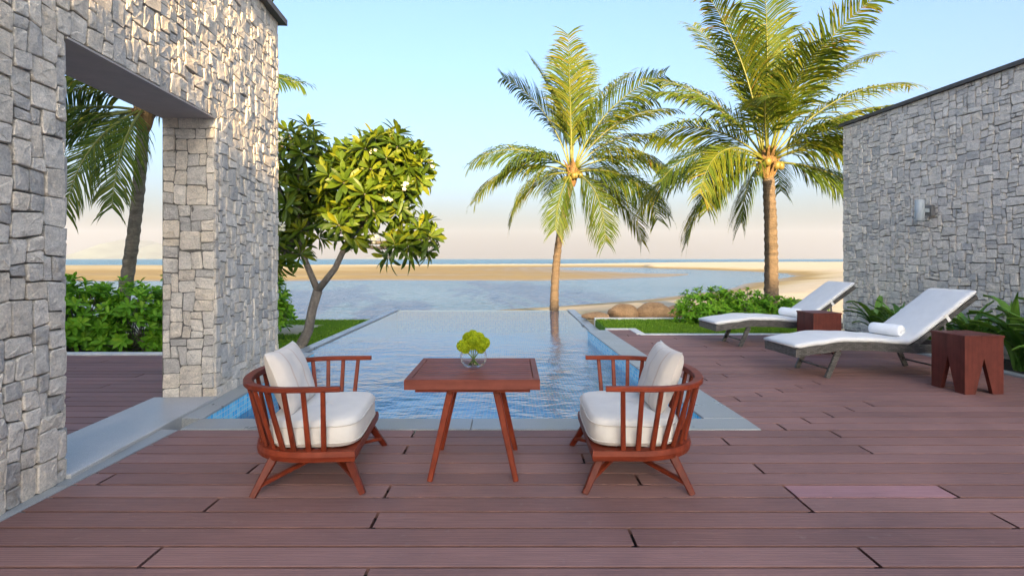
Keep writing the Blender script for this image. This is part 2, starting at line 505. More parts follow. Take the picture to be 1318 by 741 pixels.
# ------------------------------------------------------------------ mesh helpers
class MB:
    def __init__(s):
        s.v, s.f, s.t = [], [], []
        s.tint = 0.5

    def add(s, verts, faces):
        o = len(s.v)
        s.v.extend([tuple(p) for p in verts])
        s.f.extend([tuple(i + o for i in f) for f in faces])
        s.t.extend([s.tint] * len(verts))

    def box(s, x0, x1, y0, y1, z0, z1, bev=0.0):
        if bev <= 0:
            v = [(x0, y0, z0), (x1, y0, z0), (x1, y1, z0), (x0, y1, z0), (x0, y0, z1), (x1, y0, z1), (x1, y1, z1), (x0, y1, z1)]
            f = [(0, 3, 2, 1), (4, 5, 6, 7), (0, 1, 5, 4), (1, 2, 6, 5), (2, 3, 7, 6), (3, 0, 4, 7)]
        else:
            poly = [(x0, y0), (x1, y0), (x1, y1), (x0, y1)]
            return s.prism(poly, z0, z1, bev)
        s.add(v, f)

    def prism(s, poly, z0, z1, bev=0.0, undercut=0.0):
        """vertical prism over a counter-clockwise polygon, top edge bevelled"""
        n = len(poly)
        rings = [(0.0, z0)] if not undercut else [(undercut, z0), (undercut, z1 - .0022), (0.0, z1 - .002)]
        if bev > 0:
            rings += [(0.0, z1 - bev), (bev, z1)]
        else:
            rings += [(0.0, z1)]
        cx = sum(p[0] for p in poly) / n
        cy = sum(p[1] for p in poly) / n
        v = []
        for ins, z in rings:
            for i in range(n):
                px, py = poly[i]
                if ins:
                    ax, ay = poly[i - 1]
                    bx, by = poly[(i + 1) % n]
                    d1 = Vector((px - ax, py - ay)).normalized()
                    d2 = Vector((bx - px, by - py)).normalized()
                    n1 = Vector((-d1.y, d1.x))
                    n2 = Vector((-d2.y, d2.x))
                    k = max(0.35, 1 + n1.dot(n2))
                    w = (n1 + n2) * (ins / k)
                    px, py = px + w.x, py + w.y
                v.append((px, py, z))
        f = [tuple(reversed(range(n)))]
        for r in range(len(rings) - 1):
            for i in range(n):
                a, b = r * n + i, r * n + (i + 1) % n
                f.append((a, b, b + n, a + n))
        f.append(tuple(range((len(rings) - 1) * n, len(rings) * n)))
        s.add(v, f)

    def tube(s, pts, rad, n=8, cap=True):
        pts = [Vector(p) for p in pts]
        if not hasattr(rad, '__len__'):
            rad = [rad] * len(pts)
        v, f = [], []
        ref = None
        for i, p in enumerate(pts):
            t = (pts[min(i + 1, len(pts) - 1)] - pts[max(i - 1, 0)]).normalized()
            if ref is None:
                ref = t.orthogonal().normalized()
            ref = (ref - t * ref.dot(t)).normalized()
            bn = t.cross(ref)
            for k in range(n):
                a = 2 * math.pi * k / n
                v.append(p + (ref * math.cos(a) + bn * math.sin(a)) * rad[i])
        for i in range(len(pts) - 1):
            for k in range(n):
                a, b = i * n + k, i * n + (k + 1) % n
                f.append((a, b, b + n, a + n))
        if cap:
            f.append(tuple(reversed(range(n))))
            f.append(tuple(range((len(pts) - 1) * n, len(pts) * n)))
        s.add(v, f)

    def beam(s, a, b, wa, ha, wb=None, hb=None, side=None):
        """tapered rectangular bar from a to b with small chamfers"""
        a, b = Vector(a), Vector(b)
        wb = wa if wb is None else wb
        hb = ha if hb is None else hb
        t = (b - a).normalized()
        u = Vector(side) if side else Vector((0, 0, 1)).cross(t)
        if u.length < 1e-3:
            u = Vector((1, 0, 0))
        u = (u - t * u.dot(t)).normalized()
        w = t.cross(u)
        v = []
        for p, ww, hh in ((a, wa, ha), (b, wb, hb)):
            c = min(ww, hh) * 0.16
            for du, dw in ((-ww / 2 + c, -hh / 2), (ww / 2 - c, -hh / 2), (ww / 2, -hh / 2 + c), (ww / 2, hh / 2 - c),
                           (ww / 2 - c, hh / 2), (-ww / 2 + c, hh / 2), (-ww / 2, hh / 2 - c), (-ww / 2, -hh / 2 + c)):
                v.append(p + u * du + w * dw)
        f = [(i, (i + 1) % 8, (i + 1) % 8 + 8, i + 8) for i in range(8)]
        f += [tuple(reversed(range(8))), tuple(range(8, 16))]
        s.add(v, f)

    def grid(s, P, nu, nv, closeu=False):
        v = [P(i, j) for j in range(nv) for i in range(nu)]
        f = []
        for j in range(nv - 1):
            for i in range(nu if closeu else nu - 1):
                a, b = j * nu + i, j * nu + (i + 1) % nu
                f.append((a, b, b + nu, a + nu))
        s.add(v, f)

    def lathe(s, prof, n=24, c=(0, 0, 0), caps=True):
        v = [(c[0] + r * math.cos(2 * math.pi * k / n), c[1] + r * math.sin(2 * math.pi * k / n), c[2] + z) for r, z in prof for k in range(n)]
        f = []
        for j in range(len(prof) - 1):
            for k in range(n):
                a, b = j * n + k, j * n + (k + 1) % n
                f.append((a, b, b + n, a + n))
        if caps:
            f.append(tuple(reversed(range(n))))
            f.append(tuple(range((len(prof) - 1) * n, len(prof) * n)))
        s.add(v, f)

    def mesh(s, name, material, smooth=False):
        me = bpy.data.meshes.new(name)
        me.from_pydata(s.v, [], s.f)
        me.materials.append(material)
        if smooth:
            me.polygons.foreach_set('use_smooth', [True] * len(me.polygons))
        at = me.attributes.new('tint', 'FLOAT', 'POINT')
        at.data.foreach_set('value', np.array(s.t, dtype=np.float32))
        me.update()
        return me

    def build(s, name, material, parent=None, smooth=False, kind=None, label=None):
        o = bpy.data.objects.new(name, s.mesh(name, material, smooth))
        COL.objects.link(o)
        o.parent = parent
        if kind:
            o['kind'] = kind
        if label:
            o['label'] = label
        return o

def place(name, me, parent=None, loc=(0, 0, 0), rot=(0, 0, 0), scale=(1, 1, 1)):
    o = bpy.data.objects.new(name, me)
    COL.objects.link(o)
    o.parent = parent
    o.location, o.rotation_euler, o.scale = loc, rot, scale
    return o

def tag(o, label=None, cat=None, group=None, kind=None):
    for k, v in (('label', label), ('category', cat), ('group', group), ('kind', kind)):
        if v:
            o[k] = v
    return o

def thing(name, label, cat, loc=(0, 0, 0), rz=0.0, group=None):
    o = bpy.data.objects.new(name, None)
    COL.objects.link(o)
    o.location = loc
    o.rotation_euler = (0, 0, rz)
    o.empty_display_size = 0.1
    return tag(o, label, cat, group)

def struct(o):
    o['kind'] = 'structure'
    return o

def copy_tree(o, parent=None):
    c = o.copy()
    COL.objects.link(c)
    c.parent = parent
    for ch in list(o.children):
        copy_tree(ch, c)
    return c

def numpy_mesh(name, V, F, material, tint=None):
    """V (n,3), F (m,k) with constant k"""
    me = bpy.data.meshes.new(name)
    V = np.asarray(V, dtype=np.float32)
    F = np.asarray(F, dtype=np.int32)
    k = F.shape[1]
    me.vertices.add(len(V))
    me.vertices.foreach_set('co', V.ravel())
    me.loops.add(F.size)
    me.loops.foreach_set('vertex_index', F.ravel())
    me.polygons.add(len(F))
    me.polygons.foreach_set('loop_start', np.arange(0, F.size, k, dtype=np.int32))
    me.polygons.foreach_set('loop_total', np.full(len(F), k, dtype=np.int32))
    me.materials.append(material)
    if tint is not None:
        at = me.attributes.new('tint', 'FLOAT', 'POINT')
        at.data.foreach_set('value', np.asarray(tint, dtype=np.float32))
    me.update(calc_edges=True)
    me.validate()
    return me

# ------------------------------------------------------------------ terrain, sea, hills
LAND = [(-6000, 26), (-60, 22.5), (-20, 21.6), (-6, 21.3), (-3, 22.2), (-.7, 25.8), (1.6, 27.1), (7.3, 31.7), (11.4, 35.7),
        (19.5, 46.7), (26, 57), (34, 68), (39, 76), (43.8, 86), (45, 100), (40, 120), (35, 138), (24, 148), (15, 143), (11, 130), (12, 120),
        (17.6, 105), (22.6, 91), (26, 87.5), (28.5, 86), (27, 81), (19.3, 70), (11.7, 63), (3.5, 60), (-13.6, 60), (-25, 58.5), (-90, 58), (-6000, 66),
        (-6000, 230), (-100, 195), (0, 215), (60, 290), (150, 330), (6000, 520), (6000, -400), (-6000, -400)]

def land_sd(X, Y):
    P = np.array(LAND, dtype=np.float64)
    d2 = np.full(X.shape, 1e18)
    inside = np.zeros(X.shape, dtype=bool)
    for i in range(len(P)):
        a, b = P[i], P[(i + 1) % len(P)]
        e = b - a
        t = np.clip(((X - a[0]) * e[0] + (Y - a[1]) * e[1]) / (e @ e), 0, 1)
        d2 = np.minimum(d2, (X - a[0] - t * e[0]) ** 2 + (Y - a[1] - t * e[1]) ** 2)
        if abs(e[1]) > 1e-9:
            c = ((a[1] > Y) != (b[1] > Y)) & (X < (b[0] - a[0]) * (Y - a[1]) / e[1] + a[0])
            inside ^= c
    d = np.sqrt(d2)
    return np.where(inside, d, -d)

def steps(a, b, first, grow):
    out, s = [a], first
    while out[-1] < b:
        out.append(out[-1] + s)
        s *= grow
    return out

gx = np.array(sorted(set([-x for x in steps(40, 14000, 1.0, 1.12)] + list(np.arange(-40, 60, 0.75)) + steps(60, 14000, 1.0, 1.12))))
gy = np.array(list(np.arange(-400, -20, 60)) + list(np.arange(-20, 12, 2.0)) + list(np.arange(12, 66, 0.5)) + steps(66, 14000, 0.8, 1.022))
GX, GY = np.meshgrid(gx, gy)
wob = 0.9 * np.sin(GX * 0.21 + 1.3 * np.sin(GY * 0.13)) + 0.5 * np.sin(GX * 0.53 + GY * 0.31)
sd = land_sd(GX + 0.4 * np.sin(GY * .4), GY + 0.35 * wob * np.clip(GY / 40, 0.2, 3))
far = np.clip((GY - 45) / 30, 0, 1)
fs = np.clip((GY - 150) / 30, 0, 1)
slope = 0.10 * (1 - far) + (0.0062 * (1 - fs) + .02 * fs) * far
slope = np.where((GX > 31 + np.abs(GY - 85) * .1) & (GY > 30) & (GY < 160), 0.085, slope)
cap = -0.20 + 0 * far
GZ = np.minimum(-1 + np.where(sd > 0, slope * sd, 0.05 * sd), cap)
GZ = np.maximum(GZ, -2.2)
GZ += np.where(sd > 1, 0.02 * np.sin(GX * 1.7 + np.sin(GY * 1.1)) * np.clip((sd - 1) / 4, 0, 1), 0)
under = (GX > -16) & (GX < 9) & (GY < 11.5) | (GX > -4.6) & (GX < 2.4) & (GY < 17.2)
GZ = np.where(under, -1.95, GZ)
nx, ny = len(gx), len(gy)
ii = np.arange(ny - 1)[:, None] * nx + np.arange(nx - 1)[None, :]
F = np.stack([ii, ii + 1, ii + nx + 1, ii + nx], -1).reshape(-1, 4)
me = numpy_mesh('beach_sand', np.stack([GX, GY, GZ], -1).reshape(-1, 3), F, M['sand'])
me.polygons.foreach_set('use_smooth', [True] * len(me.polygons))
struct(place('beach_sand', me))

b = MB()
b.add([(-13900, -380, -1.0), (13900, -380, -1.0), (13900, 170, -1.0), (-13900, 170, -1.0)], [(0, 1, 2, 3)])
struct(b.build('lagoon_water', M['lagoon']))
b = MB()
b.add([(-13900, 170, -1.0), (13900, 170, -1.0), (13900, 13900, -1.0), (-13900, 13900, -1.0)], [(0, 1, 2, 3)])
struct(b.build('sea_water', M['sea']))

def ridge(name, x0, x1, y, depth, peaks, seed):
    b = MB()
    n, m = 60, 9
    def P(i, j):
        u, v = i / (n - 1), j / (m - 1)
        h = 0
        for c, w, hh in peaks:
            h = max(h, hh * max(0, 1 - abs(u - c) / w) ** 1.15)
        h *= math.sin(math.pi * v) ** 0.8
        h *= 1 + 0.25 * mnoise.noise(Vector((u * 9, v * 5, seed)))
        return (x0 + (x1 - x0) * u, y + depth * (v - .5), -3 + max(0, h))
    b.grid(P, n, m)
    return struct(b.build(name, M['hill'], None, True))
ridge('hills', -2550, -1500, 9500, 1500, [(.42, .4, 165), (.62, .3, 120), (.2, .25, 70)], 3)
ridge('hills', -7000, -4700, 9000, 2500, [(.35, .35, 330), (.62, .3, 280), (.85, .25, 160)], 8)

# ------------------------------------------------------------------ pool
WZ = -0.19
POOL_TOP = [(-2.71, 4.76), (1.68, 4.76), (1.48, 10.65), (1.70, 10.65), (1.70, 16.6), (-3.5, 16.6), (-3.5, 8.1), (-2.95, 8.1)]
b = MB()
n = len(POOL_TOP)
tops = [-.012, -.012, -.012, -.21, -.21, -.21, -.21, -.012]     # top of the wall that starts at each corner
for i in range(n):
    (xa, ya), (xb, yb) = POOL_TOP[i], POOL_TOP[(i + 1) % n]
    zt = tops[i] if i not in (2, 6) else -.012
    # inner tiled face, 30 mm thick lining standing outside the water outline
    b.add([(xa, ya, -.85), (xb, yb, -.85), (xb, yb, zt), (xa, ya, zt)], [(1, 0, 3, 2)])
b.add([(-3.5, 4.76, -.85), (1.70, 4.76, -.85), (1.70, 16.6, -.85), (-3.5, 16.6, -.85)], [(0, 1, 2, 3)])
# bench along the left wall and the overflow wall
b.box(-3.72, 1.92, 16.604, 16.84, -1.9, -.2)
basin = struct(b.build('pool_basin', M['pool_tile']))
b = MB()
b.add([(-2.71, 4.75, WZ), (1.68, 4.75, WZ), (1.48, 10.66, WZ), (1.72, 10.66, WZ), (1.72, 16.82, WZ), (-3.52, 16.82, WZ), (-3.52, 8.09, WZ), (-2.95, 8.09, WZ)], [tuple(range(8))])
struct(b.build('pool_water', M['pool_water']))

def coping_run(parent, inner, outer, step, z0, z1, material, name='coping_stone'):
    """slabs between two polylines given as two points each"""
    (ia, ib), (oa, ob) = inner, outer
    ln = (Vector(ib) - Vector(ia)).length
    k = max(1, round(ln / step))
    for j in range(k):
        t0, t1 = j / k, (j + 1) / k
        g = 0.0022 / ln
        t0 += g
        t1 -= g
        q = [Vector(ia).lerp(Vector(ib), t0), Vector(ia).lerp(Vector(ib), t1), Vector(oa).lerp(Vector(ob), t1), Vector(oa).lerp(Vector(ob), t0)]
        ar = sum(q[i].x * q[(i + 1) % 4].y - q[(i + 1) % 4].x * q[i].y for i in range(4))
        if ar < 0:
            q.reverse()
        bb = MB()
        bb.prism([(p.x, p.y) for p in q], z0, z1, 0.004)
        bb.build(name, material, parent)

cop = thing('pool_coping', 'grey granite coping around the near part of the pool', 'pool coping')
cop['kind'] = 'structure'
del cop['category']
coping_run(cop, ((-2.725, 4.455), (2.045, 4.455)), ((-2.725, 4.757), (2.045, 4.757)), 1.2, -.3, .006, M['coping'])
coping_run(cop, ((1.683, 4.763), (1.483, 10.65)), ((2.04, 4.763), (1.87, 10.65)), 1.2, -1.2, .006, M['coping'])
coping_run(cop, ((-2.713, 4.763), (-2.953, 8.1)), ((-3.35, 4.763), (-3.55, 8.1)), 1.1, -1.2, .006, M['coping'])
coping_run(cop, ((-2.73, 0.0), (-2.73, 4.45)), ((-2.95, 0.0), (-3.1, 4.45)), 1.2, -.3, .006, M['coping'])
coping_run(cop, ((1.705, 10.655), (1.705, 16.84)), ((1.93, 10.655), (1.93, 16.84)), 1.2, -1.2, -.165, M['coping'])
coping_run(cop, ((-3.505, 8.105), (-3.505, 16.84)), ((-3.68, 8.105), (-3.68, 16.84)), 1.2, -1.2, -.165, M['coping'])

# ------------------------------------------------------------------ stone walls
def stone_layout(W, H, cell, holes, sizes, rng):
    nx_, ny_ = int(round(W / cell)), int(round(H / cell))
    occ = np.zeros((ny_, nx_), dtype=bool)
    for (a0, a1, z0, z1) in holes:
        occ[max(0, int(round(z0 / cell))):int(round(z1 / cell)), max(0, int(round(a0 / cell))):int(round(a1 / cell))] = True
    out = []
    for j in range(ny_):
        i = 0
        while i < nx_:
            if occ[j, i]:
                i += 1
                continue
            w, h = rng.choice(sizes)
            k = 0
            while k < w and i + k < nx_ and not occ[j, i + k]:
                k += 1
            w = k
            if i + w < nx_ and not occ[j, i + w] and (i + w + 1 >= nx_ or occ[j, i + w + 1]):
                w += 1
            hh = 0
            while hh < h and j + hh < ny_ and not occ[j + hh, i:i + w].any():
                hh += 1
            if j + hh == ny_ - 1:
                hh += 1 if not occ[ny_ - 1, i:i + w].any() else 0
            occ[j:j + hh, i:i + w] = True
            out.append((i, j, w, hh))
            i += w
    return out

def make_stone(mb, quad, rng, prot, fmap):
    """quad: 4 corners (s, z) ccw; a rough block whose face stands proud of the wall"""
    c = sum((Vector(q) for q in quad), Vector((0, 0))) / 4
    pts = []
    for i in range(4):
        q = Vector(quad[i])
        pr, nxp = Vector(quad[i - 1]), Vector(quad[(i + 1) % 4])
        k1, k2 = rng.uniform(.03, .15), rng.uniform(.03, .15)
        pts.append(q.lerp(pr, k1))
        mid = q.lerp(nxp, k2)
        pts.append(mid)
    size = min((Vector(quad[1]) - Vector(quad[0])).length, (Vector(quad[3]) - Vector(quad[0])).length)
    n = len(pts)
    v = []
    tx, tz = rng.uniform(-.06, .06), rng.uniform(-.06, .06)
    for p in pts:
        v.append(fmap(p.x, p.y, -0.03))
    for p in pts:
        v.append(fmap(p.x, p.y, prot * .7 + rng.uniform(-.004, .004)))
    for p in pts:
        q = p.lerp(c, min(.3, .004 / max(size, .02) + rng.uniform(.015, .05)))
        dd = q - c
        v.append(fmap(q.x, q.y, prot + dd.x * tx + dd.y * tz + rng.uniform(-.003, .003)))
    for p in pts:
        q = p.lerp(c, .55 + rng.uniform(-.1, .1))
        dd = q - c
        v.append(fmap(q.x, q.y, prot + dd.x * tx + dd.y * tz + rng.uniform(-.002, .005)))
    v.append(fmap(c.x + rng.uniform(-.2, .2) * size, c.y + rng.uniform(-.2, .2) * size, prot + rng.uniform(0, .006)))
    f = []
    for r in range(3):
        for i in range(n):
            a, b_ = r * n + i, r * n + (i + 1) % n
            f.append((a, b_, b_ + n, a + n))
    for i in range(n):
        f.append((3 * n + i, 3 * n + (i + 1) % n, 4 * n))
    # keep faces outward whichever way the map turns
    a, b_, c_ = (Vector(v[3 * n]), Vector(v[3 * n + 1]), Vector(v[4 * n]))
    out = Vector(fmap(c.x, c.y, 1)) - Vector(fmap(c.x, c.y, 0))
    if (b_ - a).cross(c_ - a).dot(out) < 0:
        f = [tuple(reversed(q)) for q in f]
    mb.add(v, f)

def stone_face(parent, W, H, cell, holes, sizes, rng, fmap, material, score, limit, warp=0.022, wob=4.0):
    """fills a wall face; the stones that show largest become parts, the rest one joined part"""
    lay = stone_layout(W, H, cell, holes, sizes, rng)
    seed = rng.uniform(0, 100)
    def warpf(i, j):
        s_, z_ = i * cell, j * cell
        k = warp
        nz = mnoise.noise_vector(Vector((s_ * wob, z_ * wob, seed)))
        nz2 = mnoise.noise_vector(Vector((i * 7.31, j * 5.77, seed + 5)))
        dx, dz = nz.x * k + nz2.x * k * .55, nz.y * k + nz2.y * k * .55
        e = min(1.0, s_ / .12, (W - s_) / .12)
        ez = min(1.0, z_ / .12, (H - z_) / .12)
        for (a0, a1, z0, z1) in holes:
            ds = max(a0 - s_, 0, s_ - a1)
            dz_ = max(z0 - z_, 0, z_ - z1)
            ee = min(1.0, math.hypot(ds, dz_) / .12)
            e, ez = min(e, ee), min(ez, ee)
        return Vector((s_ + dx * max(0, e), z_ + dz * max(0, ez)))
    stones = []
    for (i, j, w, h) in lay:
        q = [warpf(i, j), warpf(i + w, j), warpf(i + w, j + h), warpf(i, j + h)]
        c = sum(q, Vector((0, 0))) / 4
        qq = []
        for p in q:
            g = rng.uniform(.002, .006)
            d = p - c
            qq.append(Vector((p.x - math.copysign(g, d.x) + rng.uniform(-.004, .004), p.y - math.copysign(g, d.y) + rng.uniform(-.004, .004))))
        stones.append((score(fmap(c.x, c.y, 0)) * w * h, qq, rng.random()))
    stones.sort(key=lambda t: -t[0])
    rest = MB()
    for k, (sc, qq, tint) in enumerate(stones):
        prot = rng.uniform(.004, .021)
        if k < limit and sc > 0:
            mb = MB()
            mb.tint = tint
            make_stone(mb, qq, rng, prot, fmap)
            mb.build('stone', material, parent)
        else:
            rest.tint = tint
            make_stone(rest, qq, rng, prot, fmap)
    if rest.v:
        rest.build('small_stones', material, parent, kind='stuff')

def view_score(mw):
    def f(p):
        q = mw @ Vector(p)
        if q.y < 0.5:
            return 0
        px, py = 659 + 700 * q.x / q.y, 333 - 700 * (q.z - 1.4) / q.y
        if px < -25 or px > 1343 or py < -25 or py > 760:
            return 0
        return 1 / q.y ** 2
    return f

# left wall: runs from the house to the far end, a doorway 2.81 m high through it
LA = R(90 + 4.0)
wl = thing('stone_wall', 'tall rough grey stone wall with a wide doorway, left of the pool', 'stone wall', (-2.83, 3.45, 0), LA)
mwl = Matrix.Translation((-2.83, 3.45, 0)) @ Matrix.Rotation(LA, 4, 'Z')
SA, SB = -3.9, 3.72            # along the wall, 0 = near jamb of the doorway
D0, D1, DH = 0.0, 1.985, 2.81
TH, HT = 0.50, 4.50
b = MB()
b.box(SA, D0, .02, TH, 0, HT)
b.box(D1, SB, .02, TH, 0, HT)
b.box(D0, D1, .02, TH, DH, HT)
b.build('core', M['mortar'], wl)
b = MB()
b.box(D0 - .004, D1 + .004, -.012, TH + .01, DH - .016, DH - .002)
b.build('soffit', M['plaster'], wl)
b = MB()
b.box(SA, SB + .09, -.10, TH + .1, HT + .002, HT + .075)
b.build('cap', M['cap'], wl)
b = MB()
b.prism([(D0 + .002, -.03), (D1 - .002, -.03), (D1 - .002, TH + .08), (D0 + .002, TH + .08)], -.2, .032, 0.006)
b.build('threshold', M['threshold'], wl)
SZ = [(3, 3), (4, 3), (3, 4), (4, 4), (5, 3), (5, 4), (3, 5), (4, 5), (2, 3), (3, 2), (6, 4), (2, 4), (4, 2), (5, 5), (3, 3), (4, 3)]
rng = random.Random(11)
stone_face(wl, SB - SA, HT, .037, [(D0 - SA, D1 - SA, 0, DH)], SZ, rng, lambda s, z, d: (s + SA, -d, z), M['stone'], view_score(mwl), 268, 0.03)
stone_face(wl, TH + .0, DH - .01, .038, [], SZ, rng, lambda s, z, d: (D1 - d, s, z), M['stone'], view_score(mwl), 32, 0.02)
stone_face(wl, TH, DH - .01, .05, [], SZ, rng, lambda s, z, d: (D0 + d, s, z), M['stone'], lambda p: 0, 0, 0.02)
stone_face(wl, TH, HT, .05, [], SZ, rng, lambda s, z, d: (SB + d, s, z), M['stone'], lambda p: 0, 0, 0.02)

# right wall
RA = R(90 + 5.2)
wr = thing('stone_wall', 'long pale grey stone wall behind the sun loungers with a lamp on it', 'stone wall', (6.6, 10.84, 0), RA)
mwr = Matrix.Translation((6.6, 10.84, 0)) @ Matrix.Rotation(RA, 4, 'Z')
HR, LR = 4.03, 10.5
b = MB()
b.box(-LR, -.02, -.42, -.02, -.4, HR)
b.build('core', M['mortar'], wr)
b = MB()
b.box(-LR, .05, -.47, .06, HR + .002, HR + .06)
b.build('cap', M['cap'], wr)
SZR = [(4, 3), (5, 3), (6, 3), (5, 4), (4, 4), (3, 3), (6, 4), (7, 4), (3, 4), (2, 2), (4, 2), (5, 2), (5, 5), (7, 5), (3, 2)]
rng = random.Random(23)
stone_face(wr, LR, HR, .032, [], SZR, rng, lambda s, z, d: (-s, d - .005, z), M['stone_cool'], view_score(mwr), 300, 0.03)
stone_face(wr, .42, HR, .05, [], SZ, rng, lambda s, z, d: (-.02 + d, -s - .005, z), M['stone_cool'], lambda p: 0, 0, 0.02)

# wall lamp on the right wall
lw_s = None
px = (1200 - 659) / 700
ux, uy = math.cos(RA), math.sin(RA)
t = (px * 10.84 - 6.6) / (ux - px * uy)
lx, ly = 6.6 + t * ux, 10.84 + t * uy
lz = 1.4 + (333 - 271) * ly / 700
lamp = thing('wall_lamp', 'grey cylindrical up and down lamp fixed to the pale stone wall', 'wall lamp', (lx, ly, lz), RA)
b = MB()
b.lathe([(.062, -.17), (.066, -.165), (.066, .165), (.062, .17), (.050, .17), (.050, .12)], 24, (0, .22, 0), caps=False)
b.lathe([(.001, -.14), (.050, -.14), (.050, -.17), (.062, -.17)], 24, (0, .22, 0), caps=False)
b.lathe([(.001, .12), (.050, .12)], 24, (0, .22, 0), caps=False)
b.build('lamp_body', M['metal_grey'], lamp, True)
b = MB()
b.box(-.028, .028, .075, .16, -.03, .03, .004)
b.build('arm', M['metal_grey'], lamp)
b = MB()
b.box(-.06, .06, .0, .073, -.085, .085, .006)
b.build('mounting_box', M['metal_dark'], lamp)

# ------------------------------------------------------------------ decks
PITCH, PL, GAP = 0.1803, 3.38, 0.0155
def deck(name, ymin, ymax, yref, xrange, offs, parent_label, special=None):
    base = MB()
    root = bpy.data.objects.new(name, None)
    COL.objects.link(root)
    root['kind'] = 'structure'
    root['label'] = parent_label
    rng = random.Random(5)
    k0 = math.floor((ymin - yref) / PITCH)
    k = k0
    while yref + k * PITCH < ymax - 0.02:
        y0, y1 = yref + k * PITCH, min(yref + (k + 1) * PITCH, ymax)
        xr = xrange((y0 + y1) / 2)
        if xr:
            xa, xb = xr
            off = offs(k)
            cuts = [xa]
            x = off - PL * math.ceil((off - xa) / PL) + PL
            while x < xa + .12:
                x += PL
            while x < xb - .12:
                cuts.append(x)
                x += PL
            if special and special[0] == k:
                cuts = sorted(cuts + [special[1]])
            cuts.append(xb)
            for i in range(len(cuts) - 1):
                p0, p1 = cuts[i] + (.008 if i else 0), cuts[i + 1] - (.008 if i < len(cuts) - 2 else 0)
                mb = MB()
                dz = rng.uniform(-.0008, .0008)
                mb.prism([(p0, y0 + GAP / 2), (p1, y0 + GAP / 2), (p1, y1 - GAP / 2), (p0, y1 - GAP / 2)], -.045, dz, .0012, .012)
                sp = special and special[0] == k and abs(cuts[i] - special[1]) < .01
                mb.build('plank', M['plank_pale'] if sp else M['plank'], root, label='paler pink plank' if sp else None)
        k += 1
    return root

def main_x(y):
    if y < 4.455:
        return (-2.725, 5.97)
    o = 2.05 + (1.87 - 2.05) * (y - 4.47) / (10.65 - 4.47)
    if y < 9.98:
        return (o, 5.97)
    if y < 10.75:
        return (o, 2.32)
    return None
OFF = [-1.70, .60, -.745, -1.71, -.75, .62, -1.72, .5, -.77, 1.64, -.79]
def main_off(k):
    if k < 0:
        i = -k - 1            # 0 = the row right in front of the coping
        tab = {0: -.79, 1: 1.64, 2: -.78, 3: .5, 4: -1.73, 5: .8, 6: -.75, 7: -1.71, 8: -.737, 9: .606, 10: -1.70}
        return tab.get(i, (i * 1.17) % 3.38)
    return 2.35 + 0.30 * (k % 5) - .1 if k < 12 else (k * 1.31) % 3.38
deck('deck', 1.4, 10.75, 4.455, main_x, main_off, 'reddish brown plank deck in front of the pool', (-7, 1.675))
deck('deck', 1.2, 7.9, 4.455, lambda y: (-9.5, -3.42 - .07 * (y - 3.45)) if y < 7.9 else None, lambda k: (k * 1.13) % 3.38, 'plank terrace beyond the doorway')
b = MB()
b.box(-9.6, -3.7, -1, 7.9, -.2, -.05)
b.box(-2.72, 5.97, -1, 4.45, -.2, -.05)
b.box(2.06, 5.97, 4.452, 10.75, -.2, -.05)
b.box(1.9, 2.055, 9.99, 10.75, -.2, -.05)
struct(b.build('deck_base', M['gap_shade']))

# kerbs
def kerb(poly, z0, z1, name='kerb', material=None):
    b = MB()
    b.prism(poly, z0, z1, .008)
    return struct(b.build(name, material or M['white_kerb']))
def rect(x0, x1, y0, y1):
    return [(x0, y0), (x1, y0), (x1, y1), (x0, y1)]
kerb(rect(-9.5, -3.62, 7.905, 8.08), -.6, .02)
kerb(rect(2.36, 4.20, 9.985, 10.14), -.5, .012)
kerb(rect(2.325, 2.48, 10.143, 10.9), -.5, .012)
kerb(rect(1.86, 2.322, 10.753, 10.9), -.5, .012)
kerb(rect(4.203, 6.2, 10.0, 10.16), -.5, .012)
kerb(rect(1.94, 6.4, 12.72, 12.86), -.5, .015)
kerb(rect(5.975, 6.09, 1.0, 9.997), -.3, .03, 'kerb', M['coping'])
b = MB()
b.box(6.093, 7.9, 1.0, 10.9, -.3, -.03)
struct(b.build('planting_bed', M['soil']))

# lawns
def lawn(poly_fn, x0, x1, y0, y1, z, count, seed, name):
    b = MB()
    b.box(x0, x1, y0, y1, -1.2, z)
    struct(b.build(name, M['turf']))
    rs = np.random.RandomState(seed)
    X = rs.uniform(x0 + .02, x1 - .02, count)
    Y = rs.uniform(y0 + .02, y1 - .02, count)
    h = rs.uniform(.025, .060, count)
    a = rs.uniform(0, 2 * np.pi, count)
    lean = rs.uniform(0, .035, (count, 2)) * np.sign(rs.uniform(-1, 1, (count, 2)))
    w = rs.uniform(.005, .011, count)
    V = np.zeros((count, 3, 3))
    V[:, 0] = np.stack([X - np.cos(a) * w, Y - np.sin(a) * w, np.full(count, z)], -1)
    V[:, 1] = np.stack([X + np.cos(a) * w, Y + np.sin(a) * w, np.full(count, z)], -1)
    V[:, 2] = np.stack([X + lean[:, 0], Y + lean[:, 1], z + h], -1)
    t = np.repeat(rs.uniform(0, 1, count), 3)
    me = numpy_mesh('grass', V.reshape(-1, 3), np.arange(count * 3).reshape(-1, 3), M['grass'], t)
    g = place('grass', me)
    g['kind'] = 'stuff'
lawn(None, -11.0, -3.69, 8.09, 14.8, -.27, 70000, 1, 'lawn')
lawn(None, 2.49, 6.35, 10.165, 12.71, -.035, 34000, 2, 'lawn')
lawn(None, 1.945, 2.485, 10.905, 12.71, -.036, 5000, 3, 'lawn')

